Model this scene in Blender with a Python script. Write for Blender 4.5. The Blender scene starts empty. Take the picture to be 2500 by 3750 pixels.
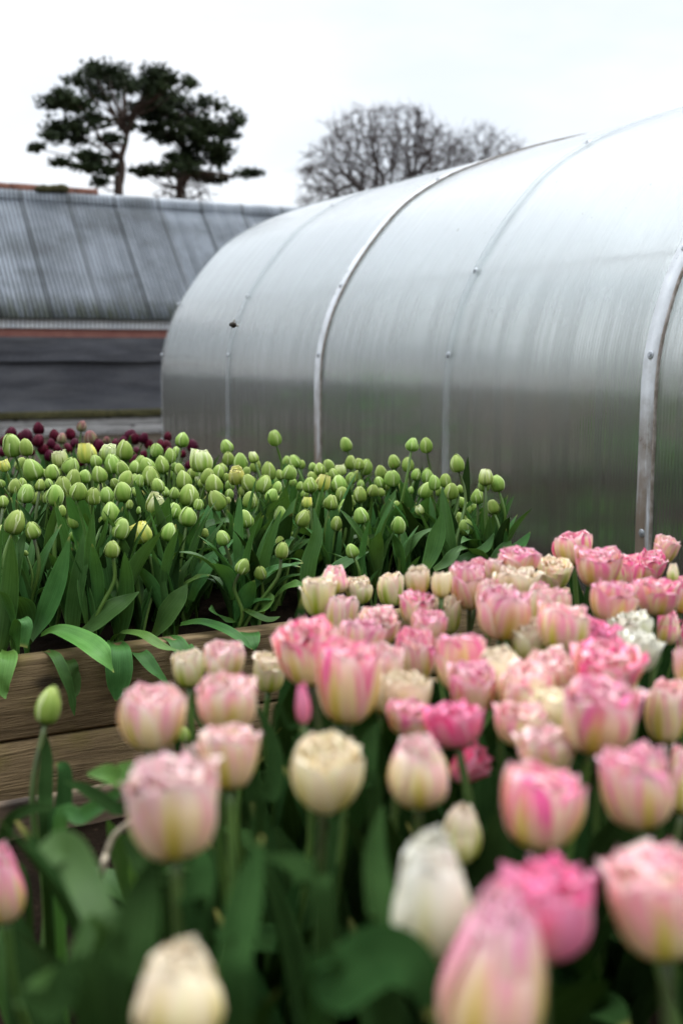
import bpy, math, random
import numpy as np
from mathutils import Vector, Matrix, noise as mnoise
R = math.radians
rnd = random.Random(7)
S = bpy.context.scene
COL = S.collection

# ------------------------------------------------------------------ camera, light, exposure
FPX, CX, CY, YH = 4200.0, 1250.0, 1875.0, 1300.0      # focal length in photo pixels, centre, horizon row
EYE = Vector((0, 0, .97))
PITCH = math.atan((CY - YH) / FPX)
HEAD = R(28)
FW = Vector((math.sin(HEAD) * math.cos(PITCH), math.cos(HEAD) * math.cos(PITCH), -math.sin(PITCH)))
RT = Vector((math.cos(HEAD), -math.sin(HEAD), 0))
UP = RT.cross(FW)
cam_d = bpy.data.cameras.new('camera')
cam = bpy.data.objects.new('camera', cam_d)
COL.objects.link(cam)
cam.matrix_world = Matrix((( RT.x, UP.x, -FW.x, EYE.x), (RT.y, UP.y, -FW.y, EYE.y), (RT.z, UP.z, -FW.z, EYE.z), (0, 0, 0, 1)))
cam_d.sensor_fit = 'VERTICAL'
cam_d.sensor_height = 36
cam_d.sensor_width = 24
cam_d.lens = FPX / 3750 * 36
cam_d.clip_start = .05
cam_d.clip_end = 3000
cam_d.dof.use_dof = True
cam_d.dof.focus_distance = 2.8
cam_d.dof.aperture_fstop = 3.1
S.camera = cam
S.render.resolution_x, S.render.resolution_y = 682, 1024

W = bpy.data.worlds.new('World')
S.world = W
W.use_nodes = True
SUN_EL, SUN_ROT = R(55), R(50)
nt = W.node_tree
nt.nodes.clear()
def wn(t, **k):
    n = nt.nodes.new(t)
    for a, b in k.items(): setattr(n, a, b)
    return n
out = wn('ShaderNodeOutputWorld'); bg = wn('ShaderNodeBackground')
sky = wn('ShaderNodeTexSky', sky_type='NISHITA', sun_disc=False, sun_elevation=SUN_EL, sun_rotation=SUN_ROT)
tc = wn('ShaderNodeTexCoord'); no = wn('ShaderNodeTexNoise'); no.inputs['Scale'].default_value = 2.6; no.inputs['Detail'].default_value = 5
mp = wn('ShaderNodeMapping'); mp.inputs['Scale'].default_value = (1, 1, 2.6)
cr = wn('ShaderNodeValToRGB')
cr.color_ramp.elements[0].position = .36; cr.color_ramp.elements[0].color = (4.75, 5.05, 5.45, 1)
cr.color_ramp.elements[1].position = .62; cr.color_ramp.elements[1].color = (6.1, 6.2, 6.35, 1)
mx = wn('ShaderNodeMix', data_type='RGBA'); mx.inputs[0].default_value = .92
nt.links.new(tc.outputs['Generated'], mp.inputs[0]); nt.links.new(mp.outputs[0], no.inputs['Vector']); nt.links.new(no.outputs['Fac'], cr.inputs[0])
nt.links.new(sky.outputs[0], mx.inputs[6]); nt.links.new(cr.outputs[0], mx.inputs[7])
sx = wn('ShaderNodeSeparateXYZ'); mr = wn('ShaderNodeMapRange', interpolation_type='SMOOTHSTEP')      # overcast: the zenith is brighter than the horizon
for i_, v_ in enumerate((.30, .85, 1.0, 3.7)): mr.inputs[i_ + 1].default_value = v_
vm = wn('ShaderNodeVectorMath', operation='SCALE')
nt.links.new(tc.outputs['Generated'], sx.inputs[0]); nt.links.new(sx.outputs[2], mr.inputs[0]); nt.links.new(mx.outputs[2], vm.inputs[0]); 
dp = wn('ShaderNodeVectorMath', operation='DOT_PRODUCT'); dp.inputs[1].default_value = (math.sin(R(26)), math.cos(R(26)), .25)      # sky shaped by direction for contrast: brighter ahead, dimmed behind the camera
nt.links.new(tc.outputs['Generated'], dp.inputs[0])
m2 = wn('ShaderNodeMapRange', interpolation_type='SMOOTHSTEP'); nt.links.new(dp.outputs['Value'], m2.inputs[0])
for i_, v_ in enumerate((-.6, .75, .62, 1.08)): m2.inputs[i_ + 1].default_value = v_
mm = wn('ShaderNodeMath', operation='MULTIPLY'); nt.links.new(mr.outputs[0], mm.inputs[0]); nt.links.new(m2.outputs[0], mm.inputs[1])
nt.links.new(mm.outputs[0], vm.inputs['Scale'])
nt.links.new(vm.outputs[0], bg.inputs[0]); bg.inputs[1].default_value = .1
nt.links.new(bg.outputs[0], out.inputs[0])
sun_d = bpy.data.lights.new('sun', 'SUN'); sun_d.energy = .8; sun_d.angle = R(25); sun_d.color = (1, .97, .92)
sun = bpy.data.objects.new('sun', sun_d); COL.objects.link(sun)
sun.rotation_euler = (R(90) - SUN_EL, 0, R(180) - SUN_ROT); sun.location = (0, 0, 30)
S.view_settings.view_transform = 'Standard'; S.view_settings.look = 'None'
S.view_settings.exposure = .85; S.view_settings.gamma = 1
S.cycles.use_denoising = True
S.cycles.max_bounces = 12; S.cycles.transmission_bounces = 10; S.cycles.diffuse_bounces = 4; S.cycles.glossy_bounces = 4
S.cycles.caustics_refractive = True; S.cycles.caustics_reflective = False

def ray(x, y): return FW * FPX + RT * (x - CX) - UP * (y - CY)
def atY(x, y, Y): d = ray(x, y); return EYE + d * (Y / d.y)
def atX(x, y, X): d = ray(x, y); return EYE + d * (X / d.x)
def atZ(x, y, z): d = ray(x, y); return EYE + d * ((z - EYE.z) / d.z)
def atD(x, y, dep): return EYE + ray(x, y) * (dep / FPX)
def depth(p): return (p - EYE).dot(FW)
def proj(p):
    v = p - EYE; z = v.dot(FW); return CX + FPX * v.dot(RT) / z, CY - FPX * v.dot(UP) / z

# ------------------------------------------------------------------ mesh helpers
class B:
    def __init__(s): s.v = []; s.f = []; s.uv = []; s.uv2 = []; s.r = (0, 0)
    def face(s, idx, uvs=None):
        s.f.append(tuple(idx))
        if uvs is None: uvs = [(0, 0)] * len(idx)
        s.uv += uvs; s.uv2 += [s.r] * len(idx)
    def grid(s, P, r=(0, 0)):
        s.r = r; n0 = len(s.v); nv = len(P); nu = len(P[0])
        for row in P: s.v += [tuple(p) for p in row]
        for i in range(nv - 1):
            for j in range(nu - 1):
                a = n0 + i * nu + j
                u0, u1, v0, v1 = j / (nu - 1), (j + 1) / (nu - 1), i / (nv - 1), (i + 1) / (nv - 1)
                s.face((a, a + 1, a + nu + 1, a + nu), [(u0, v0), (u1, v0), (u1, v1), (u0, v1)])
        return s
    def tube(s, pts, rad, n=6, cap=True):
        s.r = (0, 0); pts = [Vector(p) for p in pts]; m = len(pts)
        if not hasattr(rad, '__len__'): rad = [rad] * m
        n0 = len(s.v); ref = None
        for i, p in enumerate(pts):
            t = (pts[min(i + 1, m - 1)] - pts[max(i - 1, 0)])
            t = t.normalized() if t.length > 1e-9 else Vector((0, 0, 1))
            if ref is None:
                ref = t.orthogonal().normalized()
            ref = (ref - t * ref.dot(t)); ref = ref.normalized() if ref.length > 1e-6 else t.orthogonal().normalized()
            bi = t.cross(ref)
            for k in range(n):
                a = 2 * math.pi * k / n
                s.v.append(tuple(p + (ref * math.cos(a) + bi * math.sin(a)) * rad[i]))
        for i in range(m - 1):
            for k in range(n):
                a = n0 + i * n + k; b = n0 + i * n + (k + 1) % n
                s.face((a, b, b + n, a + n), [(k / n, i / (m - 1)), ((k + 1) / n, i / (m - 1)), ((k + 1) / n, (i + 1) / (m - 1)), (k / n, (i + 1) / (m - 1))])
        if cap:
            s.face(tuple(n0 + k for k in reversed(range(n)))); s.face(tuple(n0 + (m - 1) * n + k for k in range(n)), [(.5, 1)] * n)
        return s
    def box(s, lo, hi, bev=0.0, jit=0, rg=None):
        s.r = (0, 0); x0, y0, z0 = lo; x1, y1, z1 = hi; n0 = len(s.v); b = bev
        if b <= 0:
            for z in (z0, z1):
                s.v += [(x0, y0, z), (x1, y0, z), (x1, y1, z), (x0, y1, z)]
            for q in ((3, 2, 1, 0), (4, 5, 6, 7), (0, 1, 5, 4), (1, 2, 6, 5), (2, 3, 7, 6), (3, 0, 4, 7)): s.face([n0 + i for i in q], [(0, 0), (1, 0), (1, 1), (0, 1)])
            return s
        # long board along x, rounded section, split along its length for slight unevenness
        sec = [(y0 + b, z0), (y1 - b, z0), (y1 - b * .3, z0 + b * .3), (y1, z0 + b), (y1, z1 - b), (y1 - b * .3, z1 - b * .3), (y1 - b, z1), (y0 + b, z1), (y0 + b * .3, z1 - b * .3), (y0, z1 - b), (y0, z0 + b), (y0 + b * .3, z0 + b * .3)]
        k = max(2, int((x1 - x0) / .08)); m = len(sec)
        for i in range(k + 1):
            x = x0 + (x1 - x0) * i / k
            for j, (y, z) in enumerate(sec):
                d = mnoise.noise(Vector((x * 4, j * 1.7, z0 * 9))) * jit
                s.v.append((x, y + d, z + mnoise.noise(Vector((x * 3, j * 2.1 + 9, y0 * 5))) * jit))
        for i in range(k):
            for j in range(m):
                a = n0 + i * m + j; c = n0 + i * m + (j + 1) % m
                s.face((a, a + m, c + m, c))
        s.face(tuple(n0 + j for j in range(m))); s.face(tuple(n0 + k * m + j for j in reversed(range(m))))
        return s
    def mesh(s, name, m, smooth=True):
        me = bpy.data.meshes.new(name); me.from_pydata(s.v, [], s.f)
        u = me.uv_layers.new(name='UVMap'); u.data.foreach_set('uv', np.array(s.uv, 'f').ravel())
        if any(q != (0, 0) for q in s.uv2):
            u2 = me.uv_layers.new(name='petal'); u2.data.foreach_set('uv', np.array(s.uv2, 'f').ravel())
        if m: me.materials.append(m)
        if smooth: me.polygons.foreach_set('use_smooth', [True] * len(me.polygons))
        me.update(); return me
def obj(name, me, parent=None, loc=None, mat=None):
    o = bpy.data.objects.new(name, me); COL.objects.link(o)
    if parent: o.parent = parent
    if loc is not None: o.location = loc
    if mat is not None:
        o.material_slots[0].link = 'OBJECT'; o.material_slots[0].material = mat
    return o
def tag(o, label=None, cat=None, group=None, kind=None):
    if label: o['label'] = label
    if cat: o['category'] = cat
    if group: o['group'] = group
    if kind: o['kind'] = kind
    return o
def empty(name, loc, label, cat, group=None):
    o = bpy.data.objects.new(name, None); COL.objects.link(o); o.location = loc; o.empty_display_size = .05
    return tag(o, label, cat, group)

# ------------------------------------------------------------------ materials
class Mat:
    def __init__(s, name):
        s.m = bpy.data.materials.new(name); s.m.use_nodes = True; s.t = s.m.node_tree; s.t.nodes.clear()
        s.out = s.n('ShaderNodeOutputMaterial')
    def n(s, t, ins=None, **k):
        n = s.t.nodes.new(t)
        for a, b in k.items(): setattr(n, a, b)
        for a, b in (ins or {}).items(): s.set(n.inputs[a], b)
        return n
    def set(s, inp, v):
        if isinstance(v, bpy.types.NodeSocket): s.t.links.new(v, inp)
        elif isinstance(v, (tuple, list)) and len(v) == 3 and inp.type == 'RGBA': inp.default_value = (*v, 1)
        else: inp.default_value = v
    def math(s, op, a, b=0.0, c=0.0, clamp=False):
        n = s.n('ShaderNodeMath', operation=op, use_clamp=clamp); s.set(n.inputs[0], a); s.set(n.inputs[1], b); s.set(n.inputs[2], c); return n.outputs[0]
    def mix(s, f, a, b, blend='MIX'):
        n = s.n('ShaderNodeMix', data_type='RGBA', blend_type=blend); s.set(n.inputs[0], f); s.set(n.inputs[6], a); s.set(n.inputs[7], b); return n.outputs[2]
    def ramp(s, f, lo, hi, a=0.0, b=1.0):
        n = s.n('ShaderNodeMapRange', interpolation_type='SMOOTHSTEP'); s.set(n.inputs[0], f)
        for i, q in enumerate((lo, hi, a, b)): n.inputs[i + 1].default_value = q
        return n.outputs[0]
    def noise(s, vec, scale, detail=3, rough=.5, dist=0):
        n = s.n('ShaderNodeTexNoise', {'Scale': scale, 'Detail': detail, 'Roughness': rough, 'Distortion': dist}); s.set(n.inputs['Vector'], vec); return n.outputs['Fac']
    def map(s, vec, scale=(1, 1, 1), loc=(0, 0, 0), rot=(0, 0, 0)):
        n = s.n('ShaderNodeMapping'); s.set(n.inputs[0], vec); n.inputs['Scale'].default_value = scale; n.inputs['Location'].default_value = loc; n.inputs['Rotation'].default_value = rot; return n.outputs[0]
    def obj(s): return s.n('ShaderNodeTexCoord').outputs['Object']
    def pos(s): return s.n('ShaderNodeNewGeometry').outputs['Position']
    def uv(s, name='UVMap'):
        n = s.n('ShaderNodeUVMap', uv_map=name); x = s.n('ShaderNodeSeparateXYZ'); s.t.links.new(n.outputs[0], x.inputs[0]); return n.outputs[0], x.outputs[0], x.outputs[1]
    def xyz(s, v):
        x = s.n('ShaderNodeSeparateXYZ'); s.set(x.inputs[0], v); return x.outputs
    def comb(s, x, y, z):
        n = s.n('ShaderNodeCombineXYZ'); s.set(n.inputs[0], x); s.set(n.inputs[1], y); s.set(n.inputs[2], z); return n.outputs[0]
    def rand(s): return s.n('ShaderNodeObjectInfo').outputs['Random']
    def bump(s, h, dist=.005, st=.5):
        n = s.n('ShaderNodeBump', {'Strength': st, 'Distance': dist}); s.set(n.inputs['Height'], h); return n.outputs[0]
    def prin(s, col, rough=.5, normal=None, **k):
        n = s.n('ShaderNodeBsdfPrincipled'); s.set(n.inputs['Base Color'], col); s.set(n.inputs['Roughness'], rough)
        for a, b in k.items(): s.set(n.inputs[a.replace('_', ' ')], b)
        if normal is not None: s.set(n.inputs['Normal'], normal)
        return n.outputs[0]
    def mixs(s, f, a, b):
        n = s.n('ShaderNodeMixShader'); s.set(n.inputs[0], f); s.t.links.new(a, n.inputs[1]); s.t.links.new(b, n.inputs[2]); return n.outputs[0]
    def end(s, sh): s.t.links.new(sh, s.out.inputs[0]); return s.m

def petal_mat(name, base, mid, tip, streak, rib, rib_amt, streak_amt, trans=.25, tip_from=.35, rough=.45, edge=(.9, .85, .7), edge_amt=.25):
    m = Mat(name); uvv, u, v = m.uv(); _, pr, ol = m.uv('petal'); rd = m.rand()
    a = m.math('ABSOLUTE', m.math('SUBTRACT', m.math('MULTIPLY', u, 2), 1))
    c = m.mix(m.ramp(v, 0, .4), base, mid)
    c = m.mix(m.ramp(v, tip_from, 1.0), c, tip)
    vec = m.comb(m.math('ADD', m.math('MULTIPLY', u, 5), m.math('MULTIPLY', pr, 31)), m.math('MULTIPLY', v, .9), m.math('MULTIPLY', rd, 17))
    nz = m.noise(vec, 1.0, 3, .6)
    sf = m.math('MULTIPLY', m.math('MULTIPLY', m.ramp(nz, .42, .62), m.ramp(v, .12, .75)), m.math('ADD', streak_amt * .6, m.math('MULTIPLY', rd, streak_amt * .8)), clamp=True)
    c = m.mix(sf, c, streak)
    # pale rib / green feathering up the middle of the outer petals
    rbf = m.math('MULTIPLY', m.math('MULTIPLY', m.ramp(a, .34, .02), m.ramp(v, .98, .35)), m.math('MULTIPLY', ol, rib_amt), clamp=True)
    c = m.mix(rbf, c, rib)
    c = m.mix(m.math('MULTIPLY', m.ramp(a, .80, .98), edge_amt), c, edge)
    fine = m.noise(m.comb(m.math('MULTIPLY', u, 26), m.math('MULTIPLY', v, 2.2), pr), 1.0, 2, .6)
    c = m.mix(m.ramp(fine, .3, .7, .0, .2), c, m.mix(.4, c, edge))
    hs = m.n('ShaderNodeHueSaturation', {'Hue': m.math('ADD', .488, m.math('MULTIPLY', rd, .024)), 'Value': m.math('ADD', .88, m.math('MULTIPLY', rd, .2)), 'Color': c}); c = hs.outputs[0]
    bp = m.bump(fine, .002, .25)
    p = m.prin(c, rough, bp, Specular_IOR_Level=.08)
    t = m.n('ShaderNodeBsdfTranslucent', {'Color': c})
    return m.end(m.mixs(trans, p, t.outputs[0]))
M = {}
M['bud'] = petal_mat('bud_green', (.13, .245, .022), (.235, .36, .060), (.35, .46, .12), (.40, .52, .15), (.14, .285, .024), .55, .5, .2, .5, .42, (.62, .70, .36), .9)
M['bud_open'] = petal_mat('bud_yellow_green', (.20, .33, .02), (.46, .54, .08), (.76, .76, .30), (.84, .74, .12), (.24, .38, .03), .75, .7, .22)
M['bud_white'] = petal_mat('bud_white_green', (.20, .33, .02), (.40, .52, .10), (.72, .77, .42), (.84, .85, .60), (.22, .37, .03), .85, .6, .22)
M['pink'] = petal_mat('petal_pink', (.70, .47, .06), (.94, .72, .38), (.95, .63, .66), (.92, .14, .40), (.76, .57, .06), .95, .95, .2, .5, .5, (.94, .70, .68), .4)
M['pale'] = petal_mat('petal_pale_pink', (.70, .52, .07), (.93, .76, .38), (.95, .77, .71), (.93, .36, .50), (.70, .57, .05), 1.0, .85, .2, .5, .5, (.94, .82, .74), .4)
M['cream'] = petal_mat('petal_cream', (.72, .57, .09), (.92, .80, .38), (.95, .87, .62), (.94, .62, .56), (.70, .60, .08), .8, .45, .2)
M['greenish'] = petal_mat('petal_green_cream', (.40, .47, .02), (.75, .74, .20), (.95, .87, .66), (.94, .58, .56), (.42, .50, .02), 1.0, .6, .2)
M['hot'] = petal_mat('petal_hot_pink', (.74, .38, .20), (.92, .24, .40), (.94, .36, .56), (.92, .04, .24), (.82, .52, .22), .25, 1.0, .2)
M['white'] = petal_mat('petal_white', (.68, .63, .12), (.92, .90, .60), (.95, .94, .82), (.94, .84, .76), (.64, .64, .12), .6, .25, .2)
M['purple'] = petal_mat('petal_purple', (.045, .006, .012), (.040, .002, .009), (.065, .004, .014), (.11, .008, .03), (.06, .01, .01), .4, .7, .15, edge=(.12, .02, .04))
M['purple_green'] = petal_mat('petal_purple_green', (.14, .18, .05), (.20, .14, .07), (.26, .06, .08), (.10, .012, .03), (.22, .24, .09), .9, .9, .15)

def leaf_mat(name, c1, c2, c3, rough=.42, spec=.13, tr=.14):
    m = Mat(name); uvv, u, v = m.uv(); rd = m.rand()
    n1 = m.noise(m.map(m.obj(), (1, 1, 1)), 22, 4, .6)
    c = m.mix(m.ramp(n1, .3, .7), c1, c2)
    c = m.mix(m.math('MULTIPLY', m.ramp(v, .30, .0), .7), c, c3)
    ln = m.noise(m.comb(m.math('MULTIPLY', u, 38), m.math('MULTIPLY', v, 1.4), rd), 1, 2, .6)
    c = m.mix(m.ramp(ln, .35, .7, 0, .45), c, tuple(min(1, q * 1.9 + .004) for q in c2))
    a = m.math('ABSOLUTE', m.math('SUBTRACT', m.math('MULTIPLY', u, 2), 1))
    c = m.mix(m.ramp(a, .90, 1.0, 0, .5), c, tuple(min(1, q * 2.6) for q in c2))
    tipn = m.math('MULTIPLY', m.ramp(v, .93, 1.0), m.ramp(rd, .55, .75))
    c = m.mix(m.math('MULTIPLY', tipn, .6), c, (.35, .30, .09))
    hs = m.n('ShaderNodeHueSaturation', {'Hue': m.math('ADD', .48, m.math('MULTIPLY', rd, .035)), 'Value': m.math('ADD', .78, m.math('MULTIPLY', rd, .45)), 'Color': c}); c = hs.outputs[0]
    bp = m.bump(m.math('ADD', ln, m.math('MULTIPLY', n1, .8)), .002, .3)
    p = m.prin(c, m.ramp(n1, .3, .7, rough - .06, rough + .1), bp, Specular_IOR_Level=spec)
    t = m.n('ShaderNodeBsdfTranslucent', {'Color': m.mix(.5, c, (.14, .30, .02))})
    return m.end(m.mixs(tr, p, t.outputs[0]))
M['leaf'] = leaf_mat('leaf_green', (.028, .080, .018), (.048, .118, .030), (.08, .17, .02))
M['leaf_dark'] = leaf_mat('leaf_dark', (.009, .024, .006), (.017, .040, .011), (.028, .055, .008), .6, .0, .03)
M['leaf_bright'] = leaf_mat('leaf_bright', (.055, .135, .024), (.085, .18, .04), (.11, .20, .02))
def stem_mat(name, a, b):
    m = Mat(name); _, u, v = m.uv(); rd = m.rand()
    f = m.math('MULTIPLY', m.ramp(v, .45, 1.0), m.ramp(rd, .35, .75))
    n1 = m.noise(m.map(m.obj(), (60, 60, 6)), 1, 3)
    c = m.mix(f, a, b); c = m.mix(m.ramp(n1, .35, .7, 0, .35), c, (.16, .26, .05))
    return m.end(m.prin(c, .45))
M['stem'] = stem_mat('stem_green', (.085, .165, .028), (.055, .062, .032))
M['stem_p'] = stem_mat('stem_dull', (.055, .115, .022), (.060, .070, .030))

def wood_mat(name, a, b, dark, moss=None, moss_lo=.5):
    m = Mat(name); p = m.obj(); rd = m.rand()
    q = m.comb(m.math('ADD', m.xyz(p)[0], m.math('MULTIPLY', rd, 9)), m.xyz(p)[1], m.xyz(p)[2])
    g = m.noise(m.map(q, (2.6, 24, 30)), 1, 6, .68, 1.1)
    g2 = m.noise(m.map(q, (9, 130, 190)), 1, 4, .7)
    c = m.mix(m.ramp(g, .3, .7), a, b)
    c = m.mix(m.ramp(g2, .5, .75, 0, .7), c, dark)
    bl = m.noise(q, 5, 4, .6)
    c = m.mix(m.ramp(bl, .52, .72, 0, .55), c, dark)
    # knots
    vo = m.n('ShaderNodeTexVoronoi', {'Scale': 1.0}, feature='F1'); m.set(vo.inputs['Vector'], m.map(q, (3.1, 3.1, 7)))
    kd = m.math('ADD', vo.outputs['Distance'], m.math('MULTIPLY', bl, .10))
    c = m.mix(m.ramp(kd, .22, .10, 0, .92), c, m.mix(.6, dark, (.006, .004, .003)))
    if moss: c = m.mix(m.math('MULTIPLY', m.ramp(m.noise(q, 7, 5, .65), moss_lo, moss_lo + .2), .8), c, moss)
    bp = m.bump(m.math('ADD', g2, m.math('MULTIPLY', g, 2)), .006, .8)
    return m.end(m.prin(c, .8, bp, Specular_IOR_Level=.25))
M['sleeper'] = wood_mat('sleeper_wood', (.16, .110, .055), (.27, .192, .098), (.05, .034, .018), (.17, .135, .04), .50)
M['edge_wood'] = wood_mat('edging_wood', (.10, .068, .042), (.17, .12, .08), (.03, .02, .012))
M['grey_wood'] = wood_mat('weathered_wood', (.38, .37, .36), (.54, .53, .52), (.17, .16, .15))

def soil_mat(name, a, b, chips):
    m = Mat(name); p = m.pos(); n1 = m.noise(p, 9, 6, .7); n2 = m.noise(p, 60, 4, .7)
    c = m.mix(m.ramp(n1, .3, .7), a, b); c = m.mix(m.ramp(n2, .63, .72, 0, .8), c, chips)
    return m.end(m.prin(c, .95, m.bump(m.math('ADD', n1, n2), .03, .8), Specular_IOR_Level=.03))
M['soil'] = soil_mat('bed_soil', (.006, .004, .0025), (.015, .010, .006), (.07, .048, .03))
def ground_mat():
    m = Mat('ground_earth_grass'); p = m.pos(); x, y, z = m.xyz(p)
    n1 = m.noise(p, .35, 5, .65); n2 = m.noise(p, 14, 5, .7); n3 = m.noise(p, .03, 4, .6)
    earth = m.mix(m.ramp(n2, .35, .7), (.011, .008, .005), (.026, .019, .013))
    grass = m.mix(m.ramp(n2, .3, .7), (.017, .013, .007), (.030, .022, .012))
    grass = m.mix(m.ramp(n3, .4, .6, 0, .6), grass, (.040, .026, .016))
    far = m.ramp(m.math('ADD', y, m.math('MULTIPLY', n1, 3)), 6.5, 10.5)
    rt = m.ramp(m.math('ADD', x, m.math('MULTIPLY', n1, 2)), 7.5, 9.5)
    lf = m.ramp(m.math('ADD', x, m.math('MULTIPLY', n1, 2)), -2.5, -4.5)
    c = m.mix(m.math('MAXIMUM', m.math('MAXIMUM', far, rt), lf), earth, grass)
    return m.end(m.prin(c, .95, m.bump(n2, .03, .7), Specular_IOR_Level=.2))
M['ground'] = ground_mat()
def simple(name, a, b, scale=4, rough=.7, det=4, bmp=0, **k):
    m = Mat(name); n1 = m.noise(m.obj(), scale, det, .6); c = m.mix(m.ramp(n1, .3, .7), a, b)
    return m.end(m.prin(c, rough, m.bump(n1, bmp, .6) if bmp else None, **k))
M['hill'] = simple('hill_fields', (.055, .085, .075), (.10, .13, .12), .02, .95)

# polycarbonate: twin-wall sheet, ribs follow the hoops
def poly_mat():
    m = Mat('twinwall_polycarbonate'); p = m.obj(); x, y, z = m.xyz(p)
    st = m.noise(m.comb(m.math('MULTIPLY', x, .25), m.math('MULTIPLY', y, 22), m.math('MULTIPLY', z, .35)), 1, 4, .7)
    dirt = m.noise(p, 2.2, 6, .65); spk = m.noise(p, 28, 2, .5)
    wv = m.n('ShaderNodeTexWave', {'Scale': 1.0, 'Distortion': 0.0}, wave_type='BANDS', bands_direction='Y'); m.set(wv.inputs['Vector'], m.map(p, (0, 22, 0)))
    ge = m.n('ShaderNodeNewGeometry')
    bp = m.bump(m.math('ADD', m.math('MULTIPLY', wv.outputs['Fac'], 1.0), m.math('ADD', m.math('MULTIPLY', st, .8), m.math('MULTIPLY', m.noise(p, 1.1, 3, .5), 14))), .0012, .3)
    rough = m.ramp(st, .3, .7, .12, .26)
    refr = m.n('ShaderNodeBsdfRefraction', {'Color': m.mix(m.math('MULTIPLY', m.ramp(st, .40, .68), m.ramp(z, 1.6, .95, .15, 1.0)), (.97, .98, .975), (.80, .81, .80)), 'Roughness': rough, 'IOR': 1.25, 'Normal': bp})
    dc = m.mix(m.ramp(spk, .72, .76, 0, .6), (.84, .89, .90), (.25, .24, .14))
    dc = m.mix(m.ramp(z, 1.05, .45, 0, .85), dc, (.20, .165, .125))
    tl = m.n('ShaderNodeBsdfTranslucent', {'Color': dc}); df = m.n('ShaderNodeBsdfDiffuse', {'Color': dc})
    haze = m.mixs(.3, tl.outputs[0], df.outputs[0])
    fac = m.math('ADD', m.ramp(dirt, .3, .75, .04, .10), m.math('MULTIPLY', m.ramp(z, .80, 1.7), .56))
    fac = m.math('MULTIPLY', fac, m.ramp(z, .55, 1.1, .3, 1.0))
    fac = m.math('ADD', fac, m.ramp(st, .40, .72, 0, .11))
    body = m.mixs(fac, refr.outputs[0], haze)
    gl = m.n('ShaderNodeBsdfGlossy', {'Color': (1, 1, 1), 'Roughness': .13, 'Normal': bp})
    fr = m.n('ShaderNodeFresnel', {'IOR': 1.75, 'Normal': bp})
    f = m.math('MULTIPLY', fr.outputs[0], m.math('SUBTRACT', 1, ge.outputs['Backfacing']))
    return m.end(m.mixs(f, body, gl.outputs[0]))
M['poly'] = poly_mat()
def strip_mat():
    m = Mat('hoop_strip'); p = m.obj(); z = m.xyz(p)[2]
    n1 = m.noise(m.map(p, (3, 40, 3)), 1, 5, .65); n2 = m.noise(p, 9, 5, .7)
    c = m.mix(m.ramp(n2, .3, .7), (.55, .58, .60), (.70, .73, .76))
    rust = m.math('MULTIPLY', m.ramp(m.math('ADD', z, m.math('MULTIPLY', n2, .7)), 1.40, .80), m.ramp(n1, .30, .52))
    c = m.mix(m.math('MULTIPLY', rust, .9), c, (.13, .085, .045))
    return m.end(m.prin(c, m.ramp(n2, .3, .7, .25, .5), m.bump(n1, .002, .4)))
M['strip'] = strip_mat()
ms = Mat('clear_plastic_strip'); n_ = ms.noise(ms.obj(), 7, 4, .6)
M['clear_strip'] = ms.end(ms.mixs(ms.ramp(n_, .3, .7, .14, .32), ms.n('ShaderNodeBsdfTransparent', {'Color': (.93, .95, .95)}).outputs[0], ms.prin((.55, .58, .60), .3)))
M['gasket'] = simple('strip_edge', (.16, .13, .10), (.34, .31, .28), 30, .7)
M['steel'] = simple('galvanised', (.28, .30, .32), (.42, .44, .46), 60, .4, Metallic=.6)
M['purlin'] = simple('purlin_tube', (.55, .59, .60), (.66, .70, .71), 20, .5)

def roof_mat():
    m = Mat('corrugated_iron'); p = m.pos(); x, y, z = m.xyz(p); rd = m.rand()
    pl = m.noise(m.comb(m.math('MULTIPLY', x, 6), m.math('MULTIPLY', y, .6), rd), 1, 5, .65)
    bl = m.noise(p, 1.6, 5, .6); fi = m.noise(m.comb(m.math('MULTIPLY', x, 45), m.math('MULTIPLY', y, 2.4), z), 1, 4, .7)
    c = m.mix(m.ramp(pl, .3, .7), (.17, .195, .225), (.28, .315, .355))
    c = m.mix(m.ramp(bl, .42, .7, 0, .6), c, (.085, .095, .10))
    c = m.mix(m.math('MULTIPLY', m.ramp(fi, .5, .72), .25), c, (.06, .07, .055))
    c = m.mix(m.math('MULTIPLY', m.ramp(z, 1.75, 1.42), m.ramp(fi, .4, .6)), c, (.10, .115, .075))
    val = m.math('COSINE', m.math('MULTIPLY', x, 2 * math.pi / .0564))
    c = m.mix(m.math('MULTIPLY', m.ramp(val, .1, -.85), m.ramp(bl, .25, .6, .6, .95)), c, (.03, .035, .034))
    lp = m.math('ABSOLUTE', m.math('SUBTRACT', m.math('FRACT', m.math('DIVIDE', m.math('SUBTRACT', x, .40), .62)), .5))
    c = m.mix(m.ramp(lp, .45, .49, 0, .6), c, (.04, .046, .048))  # dark lines painted along the sheet laps for shadow gaps and dirt
    hs = m.n('ShaderNodeHueSaturation', {'Value': m.math('ADD', .8, m.math('MULTIPLY', rd, .4)), 'Color': c})
    return m.end(m.prin(hs.outputs[0], m.ramp(bl, .3, .7, .45, .7), Specular_IOR_Level=.4, Metallic=.15))
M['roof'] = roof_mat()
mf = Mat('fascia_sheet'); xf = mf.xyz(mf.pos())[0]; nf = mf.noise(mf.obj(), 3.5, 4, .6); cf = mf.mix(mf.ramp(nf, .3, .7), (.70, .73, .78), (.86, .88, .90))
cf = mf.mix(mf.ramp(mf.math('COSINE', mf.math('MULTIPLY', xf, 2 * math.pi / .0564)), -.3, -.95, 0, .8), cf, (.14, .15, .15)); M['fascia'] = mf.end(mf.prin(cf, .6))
M['red'] = simple('red_timber', (.24, .09, .072), (.32, .14, .11), 5, .8)
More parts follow.
